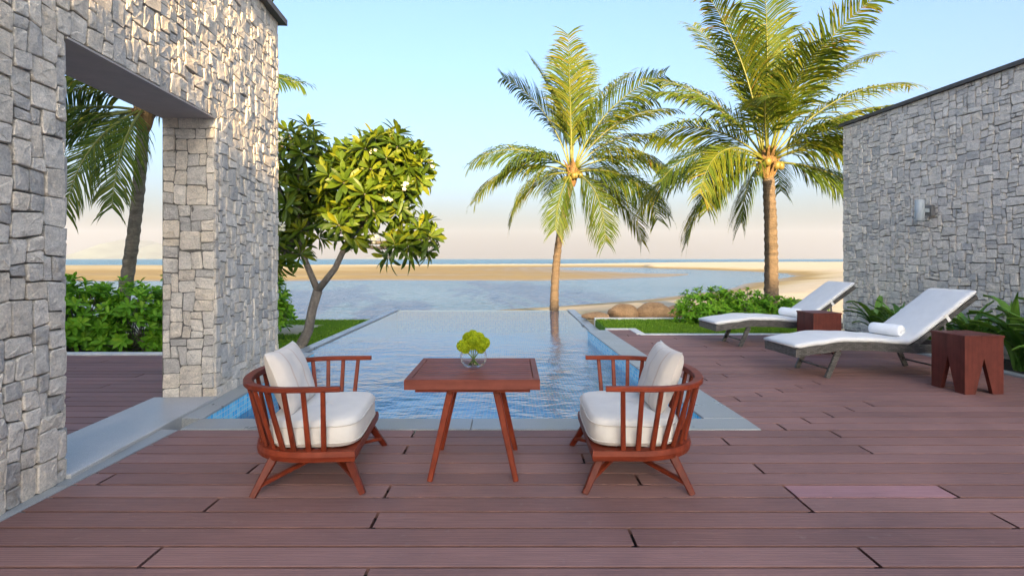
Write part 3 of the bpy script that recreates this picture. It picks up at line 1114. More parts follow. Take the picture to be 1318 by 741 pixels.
# ------------------------------------------------------------------ the villa is an unseen block added behind the camera, sized to shade the deck
hs = thing('shade_villa', 'unseen two storey villa far behind the deck with dark glass doors', 'shade_villa', (0, -31, 0))
b = MB()
b.box(-2, 15.5, -9.0, -.6, -.3, 10.9)
b.build('wall', M['house_wall'], hs)
b = MB()
b.box(-2.6, 16, -9.5, 0, 10.902, 11.25)
b.build('roof', M['roofing'], hs)
for i in range(4):
    b = MB()
    b.box(-1 + i * 4, 1.6 + i * 4, -.598, -.54, 0.02, 2.88)
    b.build('glass_door', M['glass_dark'], hs)
    b = MB()
    b.box(-1 + i * 4, 1.6 + i * 4, -.598, -.54, 4.8, 7.2)
    b.build('window', M['glass_dark'], hs)
b = MB()
b.box(-18, -4.3, 17.0, 27.5, -.3, 9.2)
b.build('shade_wing', M['house_wall'], hs)  # unseen wing, added to keep sun off the palm beyond the doorway
b = MB()
b.box(-18.4, -4.0, 16.6, 27.8, 9.202, 9.5)
b.build('shade_wing_roof', M['roofing'], hs)
b = MB()
b.box(-30, 40, -42, 0.9, -.25, -.035)
struct(b.build('terrace', M['coping']))

# ------------------------------------------------------------------ vegetation helpers
def leaf_shape(mb, base, d, up, ln, w, droop=0.2, fold=0.25, tint=0.5, prof=(.35, .9, 1.0, .72), curl=0.0):
    d = d.normalized()
    side = d.cross(up)
    if side.length < 1e-3:
        side = d.orthogonal()
    side.normalize()
    nrm = side.cross(d).normalized()
    k = len(prof)
    v = [base]
    for i in range(k):
        f = (i + 1) / (k + 1)
        c = base + d * (ln * f) - Vector((0, 0, 1)) * (droop * ln * f * f) + nrm * (curl * ln * math.sin(f * math.pi))
        ww = w * prof[i] * .5
        v += [c + side * ww + nrm * (fold * ww), c, c - side * ww + nrm * (fold * ww)]
    v.append(base + d * ln - Vector((0, 0, 1)) * (droop * ln))
    f = [(0, 1, 2), (0, 2, 3)]
    for i in range(k - 1):
        a = 1 + 3 * i
        f += [(a, a + 3, a + 4, a + 1), (a + 1, a + 4, a + 5, a + 2)]
    a = 1 + 3 * (k - 1)
    tip = len(v) - 1
    f += [(a, tip, a + 1), (a + 1, tip, a + 2)]
    mb.tint = tint
    mb.add(v, f)

def frond_mesh(rng, az, e0, e1, ln, leaf_len=0.72, hang=0.45, n_leaf=46, shift=0.0):
    """one palm leaf: a bending rib (returned as path) and two rows of narrow leaflets"""
    mb = MB()
    NS = 18
    p = Vector((0, 0, 0))
    path, tang = [p.copy()], []
    azr = R(az)
    for i in range(NS):
        s = (i + .5) / NS
        e = R(e0 + (e1 - e0) * s ** 1.35)
        a = azr + shift * s
        tdir = Vector((math.cos(a) * math.cos(e), math.sin(a) * math.cos(e), math.sin(e)))
        tang.append(tdir)
        p = p + tdir * (ln / NS)
        path.append(p.copy())
    tang.append(tang[-1])
    roll = rng.uniform(-.8, .8)
    tip_yellow = rng.random() * .5
    for i in range(n_leaf):
        f = .13 + .87 * (i + rng.uniform(-.3, .3)) / n_leaf
        f = min(max(f, .1), .995)
        k = min(int(f * NS), NS - 1)
        u = f * NS - k
        pos = path[k].lerp(path[k + 1], u)
        td = tang[k].lerp(tang[min(k + 1, NS)], u).normalized()
        hor = Vector((-math.sin(azr + shift * f), math.cos(azr + shift * f), 0))
        upv = td.cross(hor).normalized()
        if upv.z < 0 and abs(td.z) < .95:
            upv = -upv
        hor = (Matrix.Rotation(roll, 3, td) @ hor)
        prof = (math.sin(math.pi * min(1, (f * .93 + .07)) ** 0.75)) ** .55 if f < .96 else .45
        L_ = leaf_len * max(.33, prof) * rng.uniform(.88, 1.1)
        for sgn in (-1, 1):
            if rng.random() < .035:
                continue
            ang = R(38 + 24 * f + rng.uniform(-7, 7))
            d = (hor * sgn * math.cos(R(90) - ang + R(14)) + td * math.sin(R(90) - ang + R(14)) * .9 + upv * .22).normalized()
            hg = hang * rng.uniform(.8, 1.7)
            mid = pos + d * (L_ * .45) - Vector((0, 0, 1)) * (L_ * .45 * hg * .35)
            d2 = (d - Vector((0, 0, 1)) * hg).normalized()
            q3 = mid + d2 * (L_ * .33)
            d3 = (d2 - Vector((0, 0, 1)) * hg * .9).normalized()
            tip = q3 + d3 * (L_ * .24)
            w = .022 * rng.uniform(.85, 1.2)
            wv = td * w
            t = rng.uniform(0, .55) + f * .2 * tip_yellow + (.25 if rng.random() < .06 else 0)
            mb.tint = min(1, t + tip_yellow * .45)
            mb.add([pos - wv * .7, pos + wv * .7, mid + wv, mid - wv, q3 + wv * .75, q3 - wv * .75, tip],
                   [(0, 1, 2, 3), (3, 2, 4, 5), (5, 4, 6)])
    rb = MB()
    rb.tube(path, [max(.005, .030 * (1 - (i / NS)) ** .8) for i in range(NS + 1)], 6)
    return mb, rb

def palm(label, base, crown, fronds, r0, r1, seed, leaf_len, bend=(0, 0), coconuts=0):
    rng = random.Random(seed)
    root = thing('palm_tree', label, 'palm tree', base, 0, 'coconut palms beyond the deck')
    B, Cc = Vector((0, 0, 0)), Vector(crown) - Vector(base)
    npt = 46
    pts, rad = [], []
    for i in range(npt):
        f = i / (npt - 1)
        p = B.lerp(Cc, f)
        k = math.sin(math.pi * f)
        p += Vector((bend[0] * k, bend[1] * k, 0))
        if f > 0:
            p += Vector((rng.uniform(-.006, .006), rng.uniform(-.006, .006), 0))
        pts.append(p)
        r = r0 + (r1 - r0) * f + .25 * r0 * math.exp(-f * 9)
        rad.append(r * (1.06 if i % 2 else .96) * rng.uniform(.985, 1.015))
    pts[0].z -= .3
    b = MB()
    b.tube(pts, rad, 14)
    b.build('trunk', M['palm_bark_lifted' if seed == 83 else 'palm_bark'], root, True)
    # fibrous crown boots
    b = MB()
    b.lathe([(r1 * .8, -.32), (r1 * 1.35, -.18), (r1 * 1.75, .02), (r1 * 1.6, .22), (r1 * .9, .45), (.02, .62)], 12, Cc)
    for i in range(16):
        a = rng.uniform(0, 2 * math.pi)
        z = rng.uniform(-.25, .3)
        e = Vector((math.cos(a), math.sin(a), 0))
        b.beam(Cc + e * r1 * .9 + Vector((0, 0, z)), Cc + e * (r1 * 1.9 + .1) + Vector((0, 0, z + .28)), .09, .04, .05, .03)
    b.build('crown_base', M['palm_boot'], root)
    for (az, e0, e1, ln) in fronds:
        az += rng.uniform(-7, 7)
        mb, rb = frond_mesh(rng, az, e0, e1, ln, leaf_len, .32 + .38 * max(0, min(1, (60 - (e0 + e1) / 2) / 90)), 78, rng.uniform(-.3, .3))
        off = Cc + Vector((math.cos(R(az)) * r1 * 1.1, math.sin(R(az)) * r1 * 1.1, .12 + .35 * max(0, e0) / 90))
        fo = mb.build('frond', M['palm_leaf'], root)
        fo.location = off
        rb.build('frond_rib', M['rachis'], fo, True)
    for i in range(coconuts):
        a = R(200 + i * 140 / max(1, coconuts - 1) + rng.uniform(-10, 10))
        b = MB()
        pr = [(.001, -.12), (.05, -.105), (.085, -.05), (.095, .01), (.08, .06), (.04, .10), (.001, .115)]
        b.lathe(pr, 12, caps=False)
        o = b.build('coconut', M['coconut'], root, True)
        o.location = Cc + Vector((math.cos(a) * (r1 + .16), math.sin(a) * (r1 + .16), rng.uniform(-.12, .1)))
        o.rotation_euler = (rng.uniform(-.3, .3), rng.uniform(-.3, .3), 0)
    return root

palm('leaning coconut palm behind the pool edge, its trunk curving right', (1.36, 17.6, -.45), (1.95, 17.6, 4.05),
     [(180, 34, -36, 3.5), (190, 14, -64, 3.6), (208, -4, -80, 3.1), (168, 72, 28, 3.9), (110, 86, 62, 4.0), (75, 85, 52, 4.2), (250, 84, 58, 3.9),
      (150, 82, 52, 3.9), (14, 74, 34, 4.0), (24, 62, 8, 3.8), (350, 56, -8, 3.8), (2, 46, -30, 3.7), (0, 26, -52, 3.6), (8, 8, -68, 3.7), (330, 4, -78, 3.6),
      (300, -20, -86, 3.3), (320, 26, -60, 3.9), (225, 24, -58, 3.1), (45, 18, -62, 3.7), (95, 26, -54, 3.4), (20, -12, -84, 3.5), (345, 66, 14, 4.0), (245, -26, -86, 2.6)],
     .13, .10, 31, 1.2, (-.16, 0), 5)
palm('straight coconut palm beside the pale stone wall, rising behind the round shrub', (6.66, 14.0, -.4), (6.58, 14.0, 3.75),
     [(176, 55, -5, 3.5), (184, 36, -30, 3.2), (195, 20, -58, 3.0), (210, 2, -72, 3.0), (228, -12, -80, 2.7), (150, 60, 10, 3.8), (140, 78, 45, 4.3),
      (105, 86, 60, 4.4), (70, 82, 54, 4.3), (218, 16, -70, 3.5), (320, 20, -64, 3.6), (170, 10, -66, 3.6), (15, 30, -40, 4.1), (190, -18, -84, 3.0), (250, 84, 60, 4.2), (30, 72, 28, 4.4), (8, 62, 12, 4.4), (355, 50, -5, 4.3), (348, 40, -25, 3.9), (0, 22, -45, 3.8),
      (10, 2, -66, 3.4), (325, -8, -78, 3.0), (295, 30, -50, 3.0), (270, 60, 0, 3.4), (235, 45, -30, 3.2), (60, 25, -55, 3.5), (110, 18, -60, 3.5), (300, 72, 25, 3.9), (200, 80, 48, 4.2)],
     .175, .14, 57, 1.15, (.05, 0), 4)
palm('coconut palm seen through the doorway behind the leafy hedge', (-8.05, 11.0, -.4), (-7.45, 11.0, 4.25),
     [(180, 30, -40, 2.7), (190, 8, -66, 2.9), (200, -8, -76, 2.9), (172, 48, -10, 2.9), (225, -20, -80, 3.0), (270, -30, -84, 2.9), (300, -25, -84, 2.9), (330, -5, -76, 2.9),
      (0, 22, -48, 2.9), (2, 30, -18, 3.15), (20, 60, 15, 3.2), (60, 80, 50, 3.4), (120, 82, 55, 3.4), (160, 66, 20, 3.2), (240, 30, -50, 2.9), (290, 40, -40, 2.9), (340, 18, -55, 3.0), (90, 20, -60, 3.0), (140, 10, -65, 2.9), (45, 10, -65, 2.9)],
     .125, .105, 83, .9, (.10, 0), 0)

# plumeria tree
def rosette_mesh(rng, ln, w, count, spread, name, material, prof=(.42, .85, 1.0, .8), flower=False):
    mb = MB()
    for i in range(count):
        a = i * 2.39996 + rng.uniform(-.2, .2)
        f = i / count
        el = spread[0] + (spread[1] - spread[0]) * f + rng.uniform(-.15, .15)
        d = Vector((math.cos(a) * math.cos(el), math.sin(a) * math.cos(el), math.sin(el)))
        leaf_shape(mb, d * .02, d, Vector((0, 0, 1)) if abs(d.z) < .93 else Vector((math.cos(a), math.sin(a), 0)), ln * rng.uniform(.75, 1.1) * (1 - .25 * f), w * rng.uniform(.85, 1.15), rng.uniform(.08, .3), .3, rng.uniform(0, .75) + .25 * f, prof)
    return mb.mesh(name, material)

rng = random.Random(41)
pt = thing('plumeria_tree', 'forked plumeria tree with big glossy leaves on the lawn beside the pool', 'tree', (-3.88, 10.0, -.27))
PB = Vector((-3.88, 10.0, -.27))
ROS = [rosette_mesh(rng, .44, .088, 19, (-.35, 1.15), 'leaf_cluster', M['plumeria_leaf']) for _ in range(6)]
def px3(px, py, y):
    return Vector(((px - 659) * y / 700, y, 1.4 + (333 - py) * y / 700)) - PB
fork = px3(409, 374, 10.0)
b = MB()
b.tube([(0, 0, -.1), (.01, 0, .1), px3(397, 425, 10.0), px3(402, 398, 10.0), fork], [.135, .10, .085, .08, .085], 12)
b.build('trunk', M['bark'], pt, True)
clumps = [((492, 214), 44, 10.0, 22), ((446, 232), 36, 9.8, 15), ((527, 216), 30, 10.1, 12), ((505, 252), 34, 9.9, 12), ((452, 285), 36, 9.7, 11), ((538, 305), 27, 9.9, 9), ((512, 318), 20, 9.8, 5),
          ((384, 200), 42, 10.3, 17), ((366, 258), 40, 10.3, 15), ((404, 262), 32, 10.5, 8), ((368, 322), 30, 10.2, 8), ((393, 300), 24, 10.4, 5), ((455, 203), 26, 10.6, 6), ((424, 246), 28, 10.7, 6), ((500, 190), 22, 10.3, 6), ((474, 258), 26, 9.5, 6)]
brL, brR = px3(383, 305, 10.2), px3(447, 312, 9.9)
b = MB()
b.tube([fork, fork.lerp(brL, .5) + Vector((-.03, 0, .02)), brL], [.062, .055, .05], 9)
b.tube([fork, fork.lerp(brR, .5) + Vector((.05, 0, -.03)), brR], [.065, .056, .05], 9)
centers = []
for (cx_, cy_), rp, yy, k in clumps:
    c = px3(cx_, cy_, yy)
    src = brL if cx_ < 425 else brR
    mid = src.lerp(c, .55) + Vector((rng.uniform(-.08, .08), rng.uniform(-.1, .1), -.06))
    b.tube([src, mid, c], [.042, .032, .024], 7)
    centers.append((c, rp * yy / 700, k))
tips = []
for c, r, k in centers:
    for i in range(k):
        z = 1 - 2 * (i + .5) / k
        a = i * 2.39996 + rng.uniform(-.3, .3)
        q = math.sqrt(max(0, 1 - z * z))
        d = Vector((q * math.cos(a), q * math.sin(a), z * .9 + .12)).normalized()
        tp = c + d * r * rng.uniform(.62, .92)
        b.tube([c, c.lerp(tp, .6) + Vector((0, 0, -.03)), tp], [.02, .016, .015], 5)
        tips.append((tp, (d + Vector((0, 0, .55))).normalized()))
b.build('branches', M['bark'], pt, True)
for i, (tp, d) in enumerate(tips):
    o = place('leaf_cluster', ROS[i % len(ROS)], pt, tp)
    qd = d.to_track_quat('Z', 'Y')
    o.rotation_euler = (qd.to_matrix().to_4x4() @ Matrix.Rotation(rng.uniform(0, 6.28), 4, 'Z')).to_euler()
    s = rng.uniform(.82, 1.12)
    o.scale = (s, s, s)
# white blossom heads
for (fx, fy, yy) in ((500, 258, 9.35), (482, 308, 9.25), (520, 240, 9.4), (556, 213, 9.9), (481, 193, 9.5), (362, 292, 9.7), (361, 182, 9.8)):
    mb = MB()
    c = px3(fx, fy, yy)
    for i in range(7):
        fc = Vector((rng.uniform(-.06, .06), rng.uniform(-.06, .06), rng.uniform(-.05, .06)))
        fd = (fc + Vector((0, -.06, .03))).normalized()
        u = fd.orthogonal().normalized()
        for k in range(5):
            dd = Matrix.Rotation(k * 2 * math.pi / 5, 3, fd) @ u
            leaf_shape(mb, fc, (dd + fd * .5), fd, .038, .030, .05, .2, rng.random(), (.7, 1.0))
    o = mb.build('blossom', M['petal'], pt)
    o.location = c

# leafy shrubs
def leafy_mass(name, label, cat, loc, blobs, count, seed, ln=.15, w=.055, group=None):
    rng = random.Random(seed)
    root = thing(name, label, cat, loc, 0, group)
    mb, st = MB(), MB()
    wts = [bl[1][0] * bl[1][2] for bl in blobs]
    for i in range(count):
        c, rr = rng.choices(blobs, wts)[0]
        th = rng.uniform(0, 2 * math.pi)
        z = rng.uniform(-.55, 1)
        q = math.sqrt(max(0, 1 - z * z))
        k = rng.uniform(.62, 1.06) * (1 + .13 * mnoise.noise(Vector((th * 1.5, z * 2.2, seed))))
        d = Vector((q * math.cos(th), q * math.sin(th), z))
        p = Vector((c[0] + d.x * rr[0] * k, c[1] + d.y * rr[1] * k, max(.03, c[2] + d.z * rr[2] * k)))
        ax = (d + Vector((rng.uniform(-.5, .5), rng.uniform(-.5, .5), .75 + rng.uniform(-.2, .4)))).normalized()
        qd = ax.to_track_quat('Z', 'Y').to_matrix()
        t0 = rng.uniform(0, .45)
        m = rng.randint(7, 10)
        for j in range(m):
            a = j * 2.39996
            el = -.1 + 1.15 * j / m
            dd = qd @ Vector((math.cos(a) * math.cos(el), math.sin(a) * math.cos(el), math.sin(el)))
            leaf_shape(mb, p, dd, ax, ln * rng.uniform(.75, 1.15), w * rng.uniform(.85, 1.1), .18, .25, min(1, t0 + .5 * j / m + rng.uniform(0, .2)), (.6, 1.0, .9))
        if i % 5 == 0:
            g = Vector((c[0] + rng.uniform(-.25, .25) * rr[0], c[1] + rng.uniform(-.25, .25) * rr[1], -.05))
            st.tube([g, g.lerp(p, .5) + Vector((0, 0, .06)), p], [.012, .009, .006], 5)
    mb.build('foliage', M['hedge_leaf'], root, kind='stuff')
    st.build('stems', M['bark'], root, kind='stuff')
    return root

leafy_mass('hedge', 'bright green leafy hedge beyond the doorway terrace', 'hedge', (-7.2, 9.6, -.18),
           [((-1.6, .2, .55), (1.0, .8, .80)), ((-.4, -.2, .48), (.9, .7, .78)), ((.5, .1, .45), (.8, .7, .72)), ((1.1, .9, .6), (.8, .7, .75)), ((-2.7, .4, .55), (1.0, .9, .9)), ((1.9, 1.6, .5), (.7, .7, .7))], 1500, 3, .17, .062)
leafy_mass('shrub', 'low round bright green shrub beside the far lounger', 'shrub', (4.85, 12.0, -.06),
           [((-.55, 0, .30), (.72, .5, .50)), ((.3, .15, .28), (.7, .5, .48)), ((1.1, .1, .22), (.75, .45, .40)), ((1.75, .1, .18), (.5, .4, .33))], 850, 9, .12, .045)
leafy_mass('shrub', 'small leafy shrub standing behind the far end of the doorway wall', 'shrub', (-4.85, 10.7, -.27),
           [((0, 0, .75), (.42, .4, .7)), ((-.3, .1, .35), (.45, .4, .5))], 170, 15, .16, .06)

# strap leaved plants along the right wall
rng = random.Random(77)
def strap_leaf(rng, ln, arch, w):
    mb = MB()
    n = 8
    v = []
    p = Vector((0, 0, 0))
    for i in range(n + 1):
        f = i / n
        e = R(82 - arch * f ** 1.5)
        c = p.copy()
        ww = w * (.55 + .9 * f * (1 - f) * 2) * (1 if f < .7 else max(.02, (1 - f) / .3))
        v += [c + Vector((0, ww, .012)), c + Vector((0, 0, -.006)), c + Vector((0, -ww, .012))]
        p += Vector((math.cos(e), 0, math.sin(e))) * (ln / n)
    f = []
    for i in range(n):
        a = 3 * i
        f += [(a, a + 1, a + 4, a + 3), (a + 1, a + 2, a + 5, a + 4)]
    mb.tint = rng.random()
    mb.add(v, f)
    return mb.mesh('leaf', M['strap_leaf'], True)
STRAP = [strap_leaf(rng, rng.uniform(.5, .78), rng.uniform(40, 125), rng.uniform(.030, .046)) for _ in range(10)]
for i, (x, y, k, s, lab) in enumerate(((6.42, 6.35, 38, 1.5, 'strap leaved plant nearest the bed end, in front of the stone wall'),
                                       (6.50, 6.95, 42, 1.55, 'strap leaved plant just beyond the near side table, under the wall lamp'),
                                       (6.40, 7.55, 36, 1.35, 'strap leaved plant behind the backrest of the near lounger'),
                                       (6.38, 8.25, 34, 1.25, 'strap leaved plant between the two loungers by the wall, nearer one'),
                                       (6.28, 8.8, 36, 1.3, 'strap leaved plant right beside the raised back of the far lounger'),
                                       (6.42, 9.6, 30, 1.25, 'strap leaved plant at the far end of the bed against the wall'))):
    r = thing('strap_leaf_plant', lab, 'plant', (x, y, -.03), 0, 'strap leaved plants along the stone wall')
    for j in range(k):
        o = place('leaf', STRAP[(i * 3 + j) % len(STRAP)], r, (rng.uniform(-.06, .06), rng.uniform(-.06, .06), 0), (rng.uniform(-.12, .12), rng.uniform(-.25, .2), rng.uniform(0, 6.28)))
        q = s * rng.uniform(.8, 1.15)
        o.scale = (q, q, q)

# boulders
for i, (x, y, rx, ry, rz_, lab) in enumerate(((2.95, 14.3, .42, .34, .27, 'rounded golden boulder, second from the pool'),
                                              (3.72, 14.3, .46, .38, .30, 'rounded golden boulder with a peaked top, third from the pool'),
                                              (4.42, 14.5, .44, .36, .22, 'low brown boulder half behind the round shrub'),
                                              (2.15, 14.0, .36, .3, .12, 'flat low boulder closest to the pool edge'))):
    b = MB()
    n, m = 20, 12
    def P(a, j, sd_=i * 3.7):
        th, ph = 2 * math.pi * a / n, math.pi * j / (m - 1)
        d = Vector((math.sin(ph) * math.cos(th), math.sin(ph) * math.sin(th), math.cos(ph)))
        k = 1 + .16 * mnoise.noise(d * 1.4 + Vector((sd_, 0, 0))) + .06 * mnoise.noise(d * 4 + Vector((sd_, 3, 0)))
        return (d.x * rx * k, d.y * ry * k, d.z * rz_ * k * (1 if d.z > 0 else .6))
    b.grid(P, n, m, True)
    o = b.build('boulder', M['rock'], None, True)
    o.location = (x, y, -.12 + rz_ * .25)
    tag(o, lab, 'boulder', 'boulders behind the lawn')

# ------------------------------------------------------------------ furniture
def pillow_mesh(mb, w, h, t, nu=22, nv=22, pw=2.6, sag=0.05, corner=0.06):
    """a stuffed square cushion in the local YZ plane, thickness along X"""
    def half(sgn):
        def P(i, j):
            u, v = 2 * i / (nu - 1) - 1, 2 * j / (nv - 1) - 1
            e = max(0, (1 - abs(u) ** pw)) * max(0, (1 - abs(v) ** pw))
            pin_u = 1 - corner * (1 - abs(v) ** 2) * abs(u)
            pin_v = 1 - corner * (1 - abs(u) ** 2) * abs(v)
            nz = .012 * mnoise.noise(Vector((u * 2.2, v * 2.2, sgn * 3)))
            return (sgn * (t / 2) * e ** .42 + nz * e, u * w / 2 * pin_u, v * h / 2 * pin_v)
        return P
    mb.grid(half(1), nu, nv)
    mb.grid(lambda i, j: half(-1)(nu - 1 - i, j), nu, nv)

def dshape(xf, yh, xb, n=26, straight=.35):
    """outline of a seat: straight front edge at x = xf, half width yh, round back reaching xb; from near front round the back"""
    xs = xf - straight * (xf - xb)
    pts = [(xf, -yh)]
    for k in range(n + 1):
        a = -math.pi / 2 - math.pi * k / n
        c, s_ = math.cos(a), math.sin(a)
        pts.append((xs + (xs - xb) * math.copysign(abs(c) ** .85, c), yh * math.copysign(abs(s_) ** .85, s_)))
    pts.append((xf, yh))
    return pts

def make_chair(label):
    t = thing('armchair', label, 'armchair', (0, 0, 0), 0, 'spindle backed armchairs at the table')
    # seat frame: an open D-shaped ring
    out = dshape(.255, .425, -.42)
    inn = dshape(.20, .368, -.35)
    b = MB()
    n = len(out)
    z0, z1 = .196, .256
    v = [(x, y, z0) for x, y in out] + [(x * 1.015, y * 1.015, (z0 + z1) / 2) for x, y in out] + [(x, y, z1) for x, y in out] + [(x, y, z1) for x, y in inn] + [(x, y, z0) for x, y in inn]
    f = []
    for r in range(5):
        for i in range(n):
            a0, a1 = r * n + i, r * n + (i + 1) % n
            b0, b1 = ((r + 1) % 5) * n + i, ((r + 1) % 5) * n + (i + 1) % n
            f.append((a0, b0, b1, a1))
    b.add(v, f)
    b.build('seat_frame', M['wood_x'], t)
    for k in range(5):
        b = MB()
        x = -.27 + k * .11
        b.box(x - .03, x + .03, -.37 + .1 * (k == 0), .37 - .1 * (k == 0), .222, .240, .002)
        b.build('seat_slat', M['wood_y'], t)
    # arm rail
    def rail_pt(u):
        """u -1..1 from near arm tip round the back to the far arm tip"""
        total = [(.19, -.50), (-.06, -.505)]
        for k in range(25):
            a = -math.pi / 2 - math.pi * k / 24
            c, s_ = math.cos(a), math.sin(a)
            total.append((-.06 + .405 * math.copysign(abs(c) ** .86, c), .505 * math.copysign(abs(s_) ** .86, s_)))
        total += [(.19, .50)]
        ln = [0]
        for i in range(1, len(total)):
            ln.append(ln[-1] + math.hypot(total[i][0] - total[i - 1][0], total[i][1] - total[i - 1][1]))
        d = (u + 1) / 2 * ln[-1]
        for i in range(1, len(total)):
            if d <= ln[i] + 1e-9:
                q = (d - ln[i - 1]) / max(1e-9, ln[i] - ln[i - 1])
                return Vector((total[i - 1][0] + q * (total[i][0] - total[i - 1][0]), total[i - 1][1] + q * (total[i][1] - total[i - 1][1]), 0))
        return Vector((total[-1][0], total[-1][1], 0))
    b = MB()
    K = 60
    v, f = [], []
    for i in range(K + 1):
        u = -1 + 2 * i / K
        p = rail_pt(u)
        tg = (rail_pt(min(1, u + .02)) - rail_pt(max(-1, u - .02))).normalized()
        nrm = Vector((tg.y, -tg.x, 0))
        wob_ = .009 + .010 * (1 - abs(u)) ** .7 
        zc = .645
        hh = .0145 + .005 * max(0, 1 - abs(u) * 1.6)
        for du, dz in ((-wob_ - .008, -hh + .004), (-wob_ - .004, -hh), (wob_ + .004, -hh), (wob_ + .008, -hh + .004), (wob_ + .008, hh - .004), (wob_ + .004, hh), (-wob_ - .004, hh), (-wob_ - .008, hh - .004)):
            v.append(p + nrm * du + Vector((0, 0, zc + dz)))
    for i in range(K):
        for k in range(8):
            a, c = i * 8 + k, i * 8 + (k + 1) % 8
            f.append((a, c, c + 8, a + 8))
    f += [tuple(reversed(range(8))), tuple(range(K * 8, K * 8 + 8))]
    b.add(v, f)
    b.build('arm_rail', M['wood_x'], t)
    # spindles
    def frame_pt(u):
        best = None
        p = rail_pt(u)
        o = dshape(.235, .40, -.39)
        # closest by bearing from a centre
        c0 = Vector((-.02, 0, 0))
        ang = math.atan2(p.y - c0.y, p.x * .92 - c0.x)
        for i in range(len(o) - 1):
            for q in (0, .25, .5, .75):
                x, y = o[i][0] + q * (o[i + 1][0] - o[i][0]), o[i][1] + q * (o[i + 1][1] - o[i][1])
                e = abs((math.atan2(y - c0.y, x - c0.x) - ang + math.pi) % (2 * math.pi) - math.pi)
                if best is None or e < best[0]:
                    best = (e, x, y)
        return Vector((best[1], best[2], 0))
    for k in range(17):
        u = -.90 + 1.80 * k / 16
        top, bot = rail_pt(u), frame_pt(u)
        bot = Vector((bot.x, bot.y, .252))
        topv = Vector((top.x, top.y, .632))
        tg = (rail_pt(min(1, u + .02)) - rail_pt(max(-1, u - .02))).normalized()
        b = MB()
        b.beam(bot, topv, .030, .022, .026, .020, side=tg)
        b.build('spindle', M['wood_z'], t)
    # legs
    for sx_, sy in ((1, -1), (1, 1), (-1, -1), (-1, 1)):
        foot = Vector((.305 if sx_ > 0 else -.335, sy * .425, 0))
        top = Vector((.19 if sx_ > 0 else -.235, sy * .335, .212))
        b = MB()
        b.beam(foot, top, .028, .036, .042, .054, side=(0, 1, 0))
        b.build('leg', M['leg_wood'], t)
    for sy in (-1, 1):
        b = MB()
        b.beam((-.298, sy * .398, .062), (-.003 * sy, 0, .125), .032, .022)
        b.beam((-.003 * sy, 0, .125), (.275, -sy * .395, .062), .032, .022)
        b.build('stretcher', M['wood_x'], t)
    # cushions
    b = MB()
    nseg, rings = 48, []
    oc = []
    for k in range(nseg):
        a = 2 * math.pi * k / nseg
        c, s_ = math.cos(a), math.sin(a)
        pw = .38 if c > 0 else .62
        x = -.02 + (.285 if c > 0 else .30) * math.copysign(abs(c) ** pw, c)
        y = .385 * math.copysign(abs(s_) ** (.36 if c > 0 else .6), s_)
        oc.append((x, y))
    prof = [(.90, .262), (.965, .268), (.995, .30), (1.0, .345), (.99, .385), (.955, .412), (.88, .425), (.7, .434), (.45, .438), (.2, .439), (.01, .44)]
    v, f = [], []
    for s_, z in prof:
        for (x, y) in oc:
            nz = .006 * mnoise.noise(Vector((x * 5, y * 5, z * 4)))
            lift = .012 * (x + .3) if z > .4 else 0
            v.append((x * s_, y * s_, z + nz + lift))
    for r in range(len(prof) - 1):
        for k in range(nseg):
            a, c = r * nseg + k, r * nseg + (k + 1) % nseg
            f.append((a, c, c + nseg, a + nseg))
    f.append(tuple(reversed(range(nseg))))
    f.append(tuple(range((len(prof) - 1) * nseg, len(prof) * nseg)))
    b.add(v, f)
    sc_o = b.build('seat_cushion', M['cushion'], t, True)
    for s_, z in ((.992, .388), (.995, .292)):
        b = MB()
        loop = [(x * (s_ + .006), y * (s_ + .006), z + (.012 * (x + .3) if z > .35 else 0)) for x, y in oc]
        b.tube(loop + loop[:1], .0045, 5, False)
        b.build('piping', M['pillow_plain'], sc_o, True)
    b = MB()
    pillow_mesh(b, .54, .43, .17)
    o = b.build('back_cushion', M['pillow'], t, True)
    o.location = (-.245, .0, .615)
    o.rotation_euler = (0, R(-21), 0)
    return t

ch = make_chair('wooden spindle armchair with cream cushions, its back towards the doorway wall')
ch.location = (-1.225, 3.64, 0)
ch.rotation_euler = (0, 0, R(4.5))
ch2 = copy_tree(ch)
ch2.location = (.745, 3.66, 0)
ch2.rotation_euler = (0, 0, R(179))
ch2['label'] = 'wooden spindle armchair with cream cushions, its back towards the sun loungers'

# table
tb = thing('table', 'square reddish wooden table with slatted top between the two armchairs', 'table', (-.247, 3.72, 0))
W2, D2 = .42, .365
b = MB()
for (x0, x1, y0, y1) in ((-W2, W2, -D2, -D2 + .045), (-W2, W2, D2 - .045, D2), (-W2, -W2 + .04, -D2 + .0452, D2 - .0452), (W2 - .04, W2, -D2 + .0452, D2 - .0452)):
    b.box(x0, x1, y0, y1, .592, .656, .004)
b.build('top_frame', M['table_wood'], tb)
ns = 9
yy0, yy1 = -D2 + .049, D2 - .049
for i in range(ns):
    b = MB()
    a, c = yy0 + (yy1 - yy0) * i / ns, yy0 + (yy1 - yy0) * (i + 1) / ns
    b.box(-W2 + .043, W2 - .043, a + .0045, c - .0045, .625, .655, .003)
    b.build('slat', M['table_wood'], tb)
b = MB()
b.box(-W2 + .06, W2 - .06, -D2 + .05, D2 - .05, .566, .590, .003)
b.build('apron', M['wood_x'], tb)
for sx_ in (-1, 1):
    for sy in (-1, 1):
        b = MB()
        b.beam((sx_ * .272, sy * .285, 0), (sx_ * .142, sy * .22, .575), .034, .040, .046, .056, side=(1, 0, 0))
        b.build('leg', M['wood_z'], tb)

